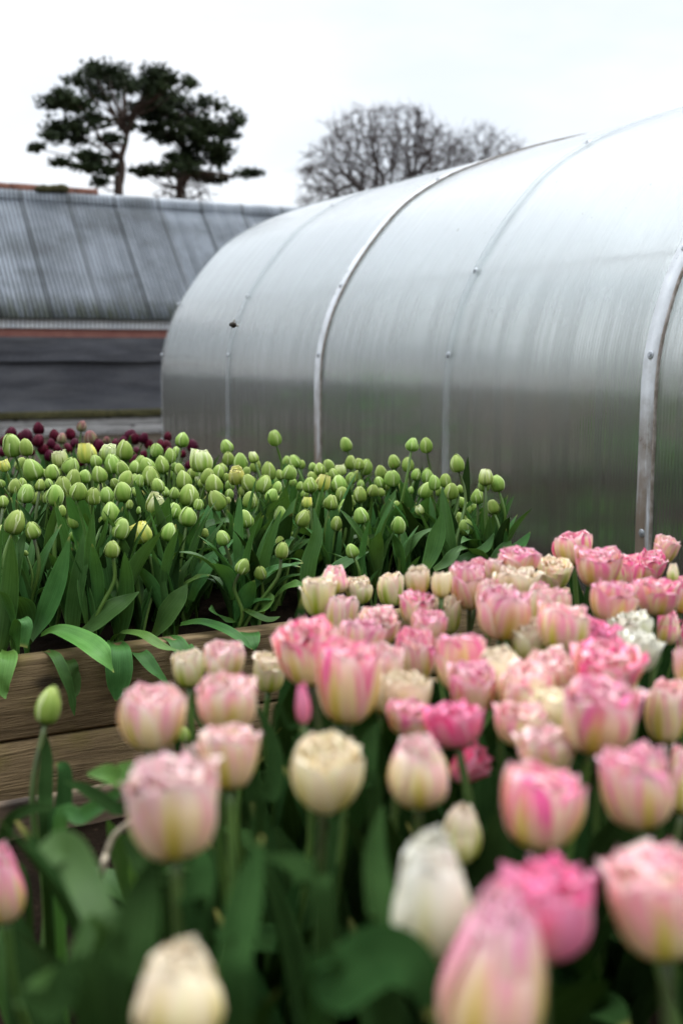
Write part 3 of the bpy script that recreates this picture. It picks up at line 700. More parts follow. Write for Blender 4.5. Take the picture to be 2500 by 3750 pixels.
def flower_mesh(rg, pr, ruf, spread, inner=1.0):
    b = B(); tw = rg.uniform(0, 6)
    for k in range(5): petal(b, rg, tw + k * 1.257 + .4, pr, .28, .05, .26, .88 * inner, .06, .09 + ruf, .08, 2.0, lean=rg.uniform(-.08, .14))
    for k in range(6): petal(b, rg, tw + k * 1.047, pr, .30, .15, .48, (.93 + rg.uniform(-.08, .06)) * inner, .06, .07 + ruf, .07, 2.2, lean=rg.uniform(-.06, .10))
    for k in range(6): petal(b, rg, tw + k * 1.047 + .3, pr, .34, .3, .70, (.94 + rg.uniform(-.09, .07)) * inner, .05, .06 + ruf, .07, 2.3, lean=rg.uniform(-.03, .05))
    for k in range(4): petal(b, rg, tw + k * 1.571 + .9 + rg.uniform(-.15, .15), pr, .42, .6, .88, .95 + rg.uniform(-.12, .06), .03, .07 + ruf * .6, .05, 2.3, outw=spread * rg.uniform(.1, .8))
    for k in range(4): petal(b, rg, tw + k * 1.571 + rg.uniform(-.2, .2), pr, .50, 1.0, 1.0, .95 + rg.uniform(-.22, .07), .05, .05 + ruf * .5, .07, 2.1, outw=spread * rg.uniform(-.1, 1.3))
    receptacle(b); return b
rg = random.Random(21)
BUDS = [bud_mesh(i, rg).mesh('bud', M['bud']) for i in range(7)]
OPENS = [open_mesh(rg, s_).mesh('flower', M['bud_open']) for s_ in (.16, .26, .40)]
FLOW = {'C': [flower_mesh(rg, CUP, .03, .05).mesh('flower', M['pink']) for _ in range(4)], 'T': [flower_mesh(rg, TUL, .03, .03, 1.07).mesh('flower', M['pink']) for _ in range(3)],
        'W': [flower_mesh(rg, WID, .05, .08).mesh('flower', M['pink']) for _ in range(3)], 'F': [flower_mesh(rg, CUP, .13, .14, 1.05).mesh('flower', M['pink']) for _ in range(3)]}

# ------------------------------------------------------------------ leaves
def leaf_mesh(rg, L, Wd, t0, bend, fold=.8, twist=0.0, wave=0.0, nv=16, nu=7, mat=None):
    P = []; p = Vector((0, 0, 0)); ds = L / (nv - 1)
    for i in range(nv):
        s_ = i / (nv - 1); th = t0 + bend * s_ ** 1.8
        tg = Vector((math.sin(th), 0, math.cos(th))); nr = Vector((-math.cos(th), 0, math.sin(th)))      # nr: upper (inner) side
        if i: p = p + tg * ds
        w = Wd * .5 * (.36 + .64 * math.sin(min(s_ / .42, 1) * math.pi / 2)) * max(0, 1 - max(0, (s_ - .38) / .62) ** 2.1) ** .9
        w = max(w, .0008); fo = fold * (1 - s_ * .75); tw = twist * s_
        row = []
        for j in range(nu):
            u = 2 * j / (nu - 1) - 1
            a = abs(u) ** 1.2 * fo
            side = Vector((0, 1, 0)); loc = side * (u * w * math.cos(a * .8)) + nr * (abs(u) * w * math.sin(a) + wave * w * math.sin(s_ * 11 + (2 if u > 0 else 0)) * u * u)
            if tw: loc = Matrix.Rotation(tw, 3, tg) @ loc
            row.append(p + loc)
        P.append(row)
    return B().grid(P)
rg = random.Random(5)
LEAVES = []
for (L, Wd, t0, bend, fo, tw, wa) in ((.25, .046, .10, .35, .9, .3, .05), (.22, .055, .18, .7, .8, -.4, .1), (.27, .038, .06, .2, 1.0, .5, .05), (.20, .060, .30, 1.1, .7, .3, .14), (.23, .050, .22, .5, .8, -.6, .08), (.19, .042, .12, .3, .9, .7, .05), (.26, .052, .35, 1.5, .6, .2, .12), (.24, .034, .15, .45, 1.0, -.3, .05)):
    LEAVES.append(leaf_mesh(rg, L, Wd, t0, bend, fo, tw, wa).mesh('leaf', M['leaf']))
def ribbon_leaf(pts, widths, up=Vector((0, -.35, 1)), fold=.45, wave=.06, mat='leaf', nu=7):
    """leaf laid along real 3-D points; widths in metres"""
    n_ = 6; c = [Vector(q) for q in smooth_poly([tuple(p) for p in pts], n_)]; w = [q[0] for q in smooth_poly([(x_, 0) for x_ in widths], n_)]; P = []
    for i, p in enumerate(c):
        tg = (c[min(i + 1, len(c) - 1)] - c[max(i - 1, 0)]).normalized(); sd = tg.cross(up); sd = sd.normalized() if sd.length > 1e-3 else Vector((1, 0, 0)); nr = sd.cross(tg).normalized(); s_ = i / (len(c) - 1)
        P.append([p + sd * (u * max(w[i], .0008) * .5) + nr * (max(w[i], .001) * .5 * (abs(u) ** 1.4 * fold * (1 - .5 * s_) + wave * math.sin(s_ * 9 + u * 2) * u)) for u in (2 * j / (nu - 1) - 1 for j in range(nu))])
    return P

# ------------------------------------------------------------------ tulips
class Head: pass
HEADS = []
def add_head(kind, x, y, w, h, typ, p, tilt=None, shape=None, low=False):
    q = Head(); q.kind, q.x, q.y, q.w, q.h, q.typ, q.p, q.shape = kind, x, y, w, h, typ, p, shape; q.tilt = tilt; q.low = low; HEADS.append(q); return q
def relax(hs, k=.86):
    for it in range(60):
        moved = False
        for i in range(len(hs)):
            for j in range(i + 1, len(hs)):
                a, c = hs[i], hs[j]; da, dc = depth(a.p), depth(c.p)
                mind = k * .5 * (max(a.w, a.h * .9) * da + max(c.w, c.h * .9) * dc) / FPX
                v = a.p - c.p
                if v.length < mind:
                    back, front = (a, c) if a.y < c.y else (c, a)
                    back.p = EYE + (back.p - EYE) * (1 + .006 / depth(back.p) * 1.2); front.p = EYE + (front.p - EYE) * (1 - .003 / depth(front.p)); moved = True
        if not moved: break
def crop(x0, y0, s_, lst):
    for q in lst: yield (x0 + q[0] * s_, y0 + q[1] * s_, q[2] * s_, (q[3] if len(q) > 3 else 'b'))
G = []
G += crop(0, 1550, .319, [(145, 255, 210), (300, 280, 160), (55, 490, 130, 'y'), (380, 530, 220), (690, 410, 190, 'w'), (820, 490, 180), (745, 530, 110), (605, 560, 165), (1005, 345, 230, 'y'), (1100, 430, 130), (1240, 340, 190, 'w'), (1430, 310, 185), (1295, 465, 185), (1400, 520, 140), (1140, 590, 170), (980, 610, 140), (505, 570, 70), (840, 635, 170), (1455, 645, 165), (725, 720, 190), (465, 710, 110), (560, 690, 100), (175, 720, 150), (260, 690, 110), (305, 805, 185), (635, 830, 200), (900, 780, 190), (1070, 835, 170), (1410, 790, 200), (1225, 820, 160), (1320, 690, 110), (40, 900, 125), (65, 1020, 90), (180, 1140, 230), (375, 1230, 165), (40, 1230, 110), (700, 1010, 120), (860, 1110, 160), (855, 1290, 110), (1270, 1025, 200), (1190, 1110, 95), (1395, 1210, 190), (1290, 1445, 175), (1550, 640, 110), (1530, 790, 95), (1490, 930, 85), (20, 690, 80), (300, 1490, 55)])
G += crop(450, 1550, .319, [(680, 190, 150), (385, 305, 140), (545, 375, 135), (615, 330, 105), (280, 490, 180), (450, 475, 160), (900, 430, 270, 'w'), (1195, 270, 140), (1210, 405, 130), (1350, 440, 160), (1500, 395, 120, 'w'), (650, 530, 120), (785, 580, 110), (590, 500, 85), (700, 655, 180), (315, 610, 195), (185, 660, 120), (400, 715, 150), (485, 790, 105), (590, 800, 115), (1095, 560, 135), (975, 610, 160), (1145, 520, 110), (1050, 700, 200), (865, 650, 75, 'w'), (905, 690, 95), (1300, 610, 190, 'y'), (1185, 620, 80), (1225, 715, 105), (1220, 810, 100), (1370, 780, 95), (1450, 685, 180), (1420, 550, 100), (1460, 880, 170), (380, 930, 220, 'w'), (760, 830, 235, 'b'), (870, 930, 115), (590, 1005, 155), (745, 1075, 200), (1080, 885, 195), (1205, 885, 75), (210, 1260, 235, 'y'), (530, 1250, 175), (825, 1185, 75), (940, 1260, 100), (1145, 1315, 160), (1405, 1100, 165), (1310, 1190, 95), (190, 1000, 70), (600, 1530, 65), (120, 800, 80)])
G += crop(900, 1550, .319, [(330, 170, 150), (265, 550, 165), (500, 560, 155), (470, 430, 95), (560, 440, 125), (640, 470, 85), (395, 590, 95), (545, 680, 90), (215, 700, 175), (360, 740, 120), (300, 830, 150), (440, 840, 105), (385, 890, 90), (395, 1050, 150), (765, 500, 90), (845, 530, 130), (945, 485, 130), (1005, 580, 115), (1085, 540, 130, 'w'), (1145, 240, 135), (1200, 450, 130), (1300, 470, 115), (1375, 500, 150), (1280, 605, 105), (1205, 630, 115), (735, 710, 155), (760, 620, 115), (880, 690, 185, 'y'), (620, 720, 80), (1070, 700, 180), (1100, 810, 145), (1310, 820, 160), (1320, 700, 90), (1455, 770, 130), (1530, 680, 115), (680, 810, 90), (705, 910, 130, 'y'), (975, 910, 155), (1150, 965, 155), (660, 1090, 170), (1040, 1150, 135), (1120, 1110, 105), (1320, 1060, 170), (500, 1260, 105), (390, 1360, 110), (415, 1460, 160), (1215, 1465, 140)])
G += crop(1350, 1550, .3827, [(415, 205, 115), (545, 210, 118), (240, 365, 110), (370, 395, 120), (225, 525, 145), (450, 490, 95), (160, 590, 90), (560, 505, 115), (625, 570, 115), (550, 645, 138), (730, 545, 115), (843, 385, 138), (785, 650, 135), (865, 630, 75), (670, 650, 85), (745, 730, 75), (285, 620, 85), (240, 665, 70), (400, 640, 60), (890, 755, 90), (485, 835, 90, 'w'), (285, 975, 138), (930, 990, 135), (745, 925, 60), (1100, 585, 115), (1115, 520, 150, 'w'), (1225, 575, 140), (1040, 700, 120), (1010, 810, 80), (940, 820, 85), (1185, 800, 120), (265, 780, 70), (115, 660, 75)])
G += [(889, 2074, 50, 'b'), (954, 2097, 44, 'b')]
gy = [(1570, 3.35), (1640, 3.35), (1700, 3.12), (1800, 2.82), (1900, 2.58), (2000, 2.45), (2110, 2.42)]
rg = random.Random(11)
for i, (x, y, w, t) in enumerate(G):
    Y = float(np.interp(y, [q[0] for q in gy], [q[1] for q in gy])) + rg.uniform(-.06, .06)
    if w < 36: Y += .12
    Y = min(Y, (1.80 + rg.uniform(-.05, .05)) / math.tan(HEAD + math.atan((x - CX) / FPX)))
    p = atY(x, y, Y)
    h = w * (1.16 + rg.uniform(-.06, .12)) if t == 'b' else w * 1.0
    add_head('green', x, y, w, h, t, p)
taken = [(x, y) for x, y, w, t in G]
for i in range(4000):
    if len(taken) > len(G) + 16: break
    x = rg.uniform(10, 1720); top = np.interp(x, [0, 700, 1200, 1500, 1760], [1690, 1690, 1700, 1730, 1800]); y = rg.uniform(top, top + 150)
    if min((x - a) ** 2 + ((y - c_) * 1.1) ** 2 for a, c_ in taken) < 27 ** 2: continue
    taken.append((x, y)); w = rg.uniform(38, 50); Y = float(np.interp(y, [1690, 1860], [3.5, 2.9])) + rg.uniform(0, .12)
    add_head('green', x, y, w, w * 1.2, 'b', atY(x, y, min(Y, 3.62, 1.8 / math.tan(HEAD + math.atan((x - CX) / FPX)))))
PU = list(crop(0, 1550, .319, [(450, 60, 115), (135, 105, 105), (305, 145, 130), (630, 140, 110), (715, 175, 100, 'g'), (810, 120, 105), (940, 35, 100, 'g'), (1040, 165, 130, 'g'), (1225, 190, 70, 'g'), (45, 210, 90), (440, 200, 120), (590, 240, 100), (490, 290, 110), (860, 230, 90), (1135, 255, 120), (1330, 230, 90), (1415, 200, 90), (1500, 150, 135), (575, 370, 110), (780, 290, 100), (930, 440, 90), (940, 300, 90), (1535, 430, 85), (1510, 520, 80), (30, 330, 85), (360, 330, 70), (660, 290, 75), (240, 150, 80), (1010, 260, 80)]))
PU += list(crop(450, 1550, .319, [(140, 175, 110), (240, 170, 100), (300, 240, 90), (515, 150, 85), (800, 255, 120), (430, 240, 90), (500, 260, 100), (520, 320, 80), (160, 440, 130), (240, 360, 80), (690, 350, 70), (760, 480, 85), (870, 530, 90), (160, 320, 80), (100, 520, 75), (580, 590, 70)]))
for i, (x, y, w, t) in enumerate(PU):
    Y = float(np.interp(y, [1560, 1620, 1720], [5.0, 4.75, 4.5])) + rg.uniform(-.06, .06)
    add_head('purple', x, y, w * 1.1, w * 1.25, t if t == 'g' else 'p', atY(x, y, Y))
# pink bed: x, y, w, h (photo px), colour, shape
PK = [(1167, 2191, 120, 134, 'greenish', 'W'), (1223, 2124, 103, 98, 'pale', 'T'), (1314, 2164, 94, 96, 'greenish', 'C'), (1430, 2160, 92, 122, 'greenish', 'C'), (1528, 2129, 88, 100, 'greenish', 'C'), (1616, 2142, 74, 92, 'cream', 'C'), (1716, 2146, 134, 170, 'pink', 'C'), (1247, 2255, 112, 150, 'pale', 'C'), (1386, 2303, 135, 145, 'pale', 'F'), (1524, 2227, 120, 120, 'pink', 'F'), (1633, 2254, 108, 140, 'greenish', 'F'), (1570, 2303, 125, 120, 'pink', 'C'), (1522, 2405, 138, 187, 'pink', 'C'), (1690, 2430, 200, 205, 'pink', 'W'), (1825, 2490, 195, 215, 'cream', 'T'), (1128, 2392, 215, 235, 'pink', 'F'), (1275, 2500, 235, 300, 'pink', 'C'), (1395, 2490, 160, 250, 'pale', 'C'), (1108, 2575, 62, 160, 'hot', 'T'),
      (2095, 2010, 138, 118, 'pink', 'C'), (2188, 2079, 165, 140, 'pink', 'W'), (2290, 2095, 118, 122, 'pink', 'C'), (2376, 2079, 112, 105, 'pink', 'F'), (2434, 2017, 86, 95, 'pale', 'W'), (2462, 2100, 44, 66, 'greenish', 'T'), (1895, 2060, 150, 95, 'pink', 'F'), (1812, 2088, 76, 76, 'pale', 'F'), (2028, 2106, 116, 120, 'greenish', 'W'), (1889, 2142, 150, 115, 'greenish', 'F'), (1842, 2250, 188, 182, 'pink', 'C'), (2059, 2296, 184, 176, 'pale', 'C'), (2242, 2204, 163, 150, 'pink', 'W'), (2400, 2190, 150, 125, 'pink', 'W'), (2500, 2180, 110, 130, 'pink', 'C'), (2434, 2298, 112, 122, 'pink', 'T'), (2500, 2345, 90, 150, 'pink', 'C'), (2309, 2303, 140, 116, 'white', 'F'), (2185, 2365, 150, 150, 'hot', 'F'), (2330, 2390, 155, 150, 'white', 'F'), (2192, 2614, 310, 290, 'pink', 'F'), (2225, 2450, 240, 180, 'pink', 'F'), (2000, 2490, 190, 205, 'pale', 'C'), (2440, 2600, 165, 245, 'pale', 'C'), (2500, 2440, 70, 140, 'pale', 'C'), (1905, 2648, 205, 165, 'pale', 'F'), (1196, 2829, 272, 295, 'cream', 'C'), (1530, 2815, 255, 275, 'pale', 'T'), (1500, 2630, 175, 125, 'pink', 'F'), (1665, 2650, 215, 170, 'hot', 'F'), (1722, 2800, 130, 170, 'hot', 'F'), (2000, 2742, 228, 175, 'pale', 'F'), (1985, 2950, 325, 305, 'pink', 'C'), (2325, 2870, 280, 325, 'pink', 'C'), (2515, 2850, 150, 260, 'pale', 'C'), (1580, 3285, 335, 475, 'white', 'T'), (1690, 3050, 165, 210, 'greenish', 'T'), (1985, 3335, 400, 340, 'hot', 'F'), (2410, 3295, 400, 410, 'pale', 'F'), (1810, 3575, 430, 640, 'pink', 'T'), (655, 3640, 360, 360, 'cream', 'T'), (10, 3235, 165, 300, 'pink', 'T'), (560, 2620, 250, 245, 'pale', 'C'), (830, 2570, 240, 215, 'pale', 'C'), (820, 2425, 145, 135, 'pale', 'C'), (690, 2450, 115, 130, 'greenish', 'C'), (985, 2465, 112, 140, 'greenish', 'W'), (630, 2945, 380, 390, 'pale', 'F'), (840, 2775, 235, 225, 'pale', 'W')]
DEP = {62: 1.12, 44: 1.75, 86: 1.85, 112: 1.16}
rg = random.Random(77); pk_t = [(q[0], q[1]) for q in PK]; n_pk = len(PK)
for i in range(5000):
    if len(PK) >= n_pk + 12: break
    y = rg.uniform(2075, 2640); x = rg.uniform(np.interp(y, [2075, 2200, 2640], [1900, 1200, 1420]), 2480)
    if min(math.hypot(x - a, (y - c_) * 1.3) for a, c_ in pk_t) < np.interp(y, [2075, 2640], [52, 98]): continue
    w = np.interp(y, [2075, 2640], [112, 205]) * rg.uniform(.88, 1.05); pk_t.append((x, y))
    PK.append((x, y, w, w * rg.uniform(.98, 1.15), rg.choice(('pink', 'pink', 'pale', 'pale', 'cream', 'greenish')), rg.choice('CCFW')))
for i, (x, y, w, h, c, s_) in enumerate(PK):
    p = atZ(x, y, .625) if y > 1900 else atD(x, y, 1.9)
    d = depth(p); dw = .060 * FPX / w        # depth from the usual head width, blended with the level of the bed
    if w < 90 and y < 2600: dw = d
    d2 = d * .7 + dw * .3
    if w == 62: d2 = 1.1
    add_head('pink', x, y, w, h, c, atD(x, y, min(d2, 2.08)), shape=s_)
for x, y, w, h, d in ((180, 2583, 92, 138, 1.45), (900, 2690, 62, 76, 1.30), (677, 2690, 42, 58, 1.5)):
    add_head('pinkbud', x, y, w, h, 'b', atD(x, y, d))
for kd in ('green', 'purple', 'pink'): relax([h for h in HEADS if h.kind.startswith(kd)], .84 if kd == 'green' else .80)

def make_tulip(q, rg):
    d = depth(q.p); wm, hm = q.w * d / FPX, q.h * d / FPX
    zs = Z1 if q.kind in ('green', 'purple') else Z2
    tilt = Vector((rg.gauss(0, .21), rg.gauss(0, .21), 1)).normalized()
    if q.kind == 'pink': tilt = Vector((rg.gauss(0, .09), rg.gauss(-.04, .09), 1)).normalized()
    if q.x in (1722,): tilt = Vector((.5, -.5, .6)).normalized()
    hb = q.p - tilt * hm * .5                                   # base of the head
    ln = max(hb.z - zs, .03)
    off = Vector((rg.gauss(0, .035), rg.gauss(.01, .035), 0)) * min(1, ln / .25)
    base = Vector((hb.x, hb.y, zs - .012)) - Vector((tilt.x, tilt.y, 0)) * ln * .55 + off
    if q.kind == 'green': base.y = min(max(base.y, 2.44), 3.66); base.x = min(base.x, 1.86)
    if q.kind.startswith('pink'): base.y = min(max(base.y, .25), 1.92)
    t = empty({'green': 'green_tulip', 'purple': 'purple_tulip', 'pink': 'pink_tulip', 'pinkbud': 'pink_tulip'}[q.kind], base, None, 'tulip')
    q.root = t
    m1 = base.lerp(hb, .4) + Vector((rg.gauss(0, .008), rg.gauss(0, .008), 0)); m2 = hb - tilt * ln * .25
    pts = [Vector(p) for p in smooth_poly([tuple(v) for v in (base - base, m1 - base, m2 - base, hb - base + tilt * hm * .03)], 4)]
    r0 = .0044 if q.kind != 'pink' else .0048
    if wm < .022: r0 *= .7
    b = B().tube(pts, [r0 * (1.15 - .3 * i / (len(pts) - 1)) for i in range(len(pts))], 7)
    obj('stem', b.mesh('stem', M['stem' if q.kind == 'green' else 'stem_p']), t)
    rot = Vector((0, 0, 1)).rotation_difference(tilt).to_matrix().to_4x4() @ Matrix.Rotation(rg.uniform(0, 6.28), 4, 'Z')
    if q.kind in ('green', 'purple', 'pinkbud') and q.typ in 'bpg':
        me, mat = BUDS[rg.randrange(len(BUDS))], {'green': None, 'pinkbud': None, 'purple': M['purple_green'] if q.typ == 'g' else M['purple']}[q.kind]
    elif q.kind == 'green': me, mat = OPENS[rg.randrange(3)], M['bud_open'] if q.typ == 'y' else M['bud_white']
    else: me, mat = rg.choice(FLOW[q.shape]), M[q.typ]
    o = obj('bud' if me.name.startswith('bud') else 'flower', me, t, mat=mat)
    sc = 1.0 if me.name.startswith('bud') else (.95 if q.shape in 'CT' or q.shape is None else .90) * (1.03 if q.y < 2560 else .94) if q.kind == 'pink' else .95
    o.matrix_local = Matrix.Translation(hb - base) @ rot @ Matrix.Diagonal((wm * sc, wm * sc, hm * ((1.02 if q.y < 2560 else .94) if q.kind == 'pink' else 1.03), 1))
    nl = 2 if q.kind.startswith('pink') and q.x < 250 else 5 if q.kind == 'pink' else 7 if q.kind == 'green' and q.y > 1830 else 4
    for k in range(nl):
        me = LEAVES[rg.randrange(len(LEAVES))] if k else LEAVES[rg.choice((0, 2, 4, 7))]
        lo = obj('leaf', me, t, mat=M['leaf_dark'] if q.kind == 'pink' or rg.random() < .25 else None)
        s_ = rg.uniform(.80, 1.15) * (min(1.0, max(ln, .10) / .24) if q.kind == 'green' else 1.45 if q.kind == 'pink' else .95)
        az = rg.uniform(0, 6.28)
        if q.kind == 'green' and rg.random() < .6: az = rg.gauss(0, .75) + (0 if rg.random() < .5 else math.pi)    # blades spread along the bed
        lo.matrix_local = Matrix.Rotation(az, 4, 'Z') @ Matrix.Translation((.004, 0, .008 + k * .015)) @ Matrix.Rotation(rg.gauss(0, .14), 4, 'X') @ Matrix.Diagonal((s_, s_ * rg.uniform(.9, 1.4), s_, 1))
rg = random.Random(33)
for q in HEADS: make_tulip(q, rg)

# special broad leaves at the front of the green bed: photo px along each blade, Y of each point, widths in px
SPEC = [([(150, 2330, 2.44), (215, 2310, 2.41), (300, 2345, 2.34), (370, 2400, 2.28), (418, 2462, 2.27)], [30, 80, 110, 90, 6], 'leaf_bright', .3),
        ([(165, 2385, 2.42), (205, 2405, 2.34), (240, 2480, 2.31), (262, 2560, 2.31), (274, 2622, 2.31)], [30, 42, 46, 38, 3], 'leaf', .3),
        ([(235, 2400, 2.42), (262, 2430, 2.33), (275, 2480, 2.32), (278, 2530, 2.32), (272, 2560, 2.32)], [30, 40, 42, 30, 4], 'leaf', .3),
        ([(420, 2350, 2.43), (432, 2380, 2.34), (436, 2450, 2.315), (432, 2520, 2.315), (424, 2568, 2.315)], [50, 90, 100, 70, 5], 'leaf', .2),
        ([(408, 2362, 2.44), (440, 2320, 2.41), (520, 2325, 2.34), (590, 2368, 2.29), (655, 2382, 2.27)], [30, 46, 52, 44, 4], 'leaf_bright', .3),
        ([(470, 2365, 2.42), (520, 2400, 2.34), (560, 2450, 2.31), (600, 2490, 2.30), (630, 2515, 2.30)], [40, 62, 60, 36, 4], 'leaf', .3),
        ([(640, 2335, 2.43), (670, 2370, 2.35), (700, 2420, 2.32), (722, 2470, 2.315), (735, 2500, 2.315)], [40, 75, 70, 40, 4], 'leaf', .2),
        ([(590, 2335, 2.43), (640, 2345, 2.36), (675, 2400, 2.32), (700, 2450, 2.31), (720, 2490, 2.31)], [40, 62, 70, 50, 4], 'leaf', .25),
        ([(660, 2290, 2.44), (740, 2280, 2.40), (820, 2305, 2.34), (890, 2350, 2.30), (922, 2378, 2.29)], [30, 50, 56, 40, 4], 'leaf', .3),
        ([(900, 2300, 2.43), (915, 2320, 2.35), (925, 2350, 2.32), (932, 2370, 2.31), (935, 2388, 2.31)], [50, 72, 54, 26, 3], 'leaf', .15),
        ([(30, 2385, 2.43), (32, 2410, 2.34), (20, 2470, 2.31), (12, 2530, 2.31), (22, 2560, 2.30)], [40, 66, 56, 40, 4], 'leaf_bright', .3),
        ([(50, 2390, 2.46), (35, 2250, 2.42), (5, 2175, 2.38), (-30, 2160, 2.36)], [20, 46, 50, 30], 'leaf', .4),
        ([(120, 2350, 2.47), (165, 2260, 2.45), (215, 2130, 2.44), (255, 1965, 2.43)], [60, 95, 80, 5], 'leaf', .3),
        ([(285, 2318, 2.44), (340, 2290, 2.42), (420, 2225, 2.41), (510, 2167, 2.42)], [20, 92, 96, 5], 'leaf', .15),
        ([(560, 2340, 2.45), (600, 2270, 2.43), (650, 2200, 2.42), (686, 2138, 2.42)], [50, 118, 90, 5], 'leaf', .15),
        ([(640, 2190, 2.50), (680, 2140, 2.48), (720, 2118, 2.46), (762, 2103, 2.45)], [30, 50, 46, 4], 'leaf_bright', .2),
        ([(1005, 2190, 2.50), (1040, 2155, 2.48), (1080, 2140, 2.46), (1118, 2142, 2.45)], [20, 62, 60, 6], 'leaf_bright', .15),
        ([(862, 2275, 2.43), (815, 2265, 2.41), (785, 2240, 2.40), (765, 2232, 2.40)], [30, 74, 80, 10], 'leaf', .15),
        ([(945, 2262, 2.43), (960, 2225, 2.41), (985, 2190, 2.41), (990, 2170, 2.41)], [40, 60, 50, 5], 'leaf_bright', .2),
        ([(890, 2232, 2.42), (930, 2250, 2.38), (980, 2272, 2.36), (1025, 2258, 2.36)], [20, 36, 40, 4], 'leaf', .3),
        ([(62, 2392, 2.44), (58, 2320, 2.42), (75, 2268, 2.39), (100, 2290, 2.36), (88, 2370, 2.36)], [30, 46, 46, 40, 30], 'leaf', .3),
        ([(325, 2300, 2.46), (320, 2200, 2.45), (318, 2120, 2.45), (340, 2028, 2.45)], [30, 66, 62, 4], 'leaf', .3),
        ([(265, 2330, 2.47), (270, 2230, 2.46), (295, 2080, 2.45), (305, 1950, 2.46)], [40, 60, 56, 4], 'leaf', .3),
        ([(1560, 2080, 2.50), (1580, 2030, 2.50), (1600, 1960, 2.50), (1618, 1875, 2.50)], [36, 56, 60, 4], 'leaf', .3),
        ([(1590, 2090, 2.50), (1630, 2065, 2.49), (1660, 2030, 2.49), (1690, 1995, 2.50)], [30, 48, 44, 4], 'leaf', .3),
        ([(1800, 2080, 2.48), (1830, 2030, 2.48), (1855, 2000, 2.48), (1868, 1980, 2.48)], [40, 56, 46, 4], 'leaf', .2),
        ([(1830, 2085, 2.48), (1880, 2020, 2.48), (1915, 1985, 2.48), (1940, 1948, 2.48)], [40, 50, 36, 4], 'leaf', .2),
        ([(1640, 2110, 2.50), (1690, 2050, 2.49), (1770, 2015, 2.49), (1808, 1952, 2.5)], [24, 40, 42, 4], 'leaf', .3),
        ([(1160, 2150, 2.50), (1200, 2110, 2.50), (1265, 2060, 2.50), (1350, 2020, 2.5)], [24, 52, 56, 4], 'leaf', .2),
        ([(1120, 2170, 2.48), (1130, 2070, 2.48), (1160, 1960, 2.48), (1148, 1860, 2.50)], [40, 60, 44, 4], 'leaf', .3),
        ([(700, 2200, 2.52), (740, 2110, 2.52), (800, 2035, 2.52), (860, 1970, 2.52)], [30, 40, 44, 4], 'leaf', .3)]
greens = [q for q in HEADS if q.kind == 'green']
fronts = sorted(greens, key=lambda q: q.root.location.y)[:60]
for pts, wd, mt, fo in SPEC:
    P3 = [atY(*p) for p in pts]; ws = [w_ * depth(p) / FPX for w_, p in zip(wd, P3)]
    own = min(fronts, key=lambda q: (Vector((q.root.location.x, q.root.location.y)) - Vector((P3[0].x, P3[0].y))).length).root
    o = own.location; root_p = Vector((P3[0].x, max(P3[0].y, 2.43), min(P3[0].z, Z1 + .02)))
    b = B().grid(ribbon_leaf([p - o for p in P3], ws, fold=fo)); obj('leaf', b.mesh('leaf', M[mt]), own)
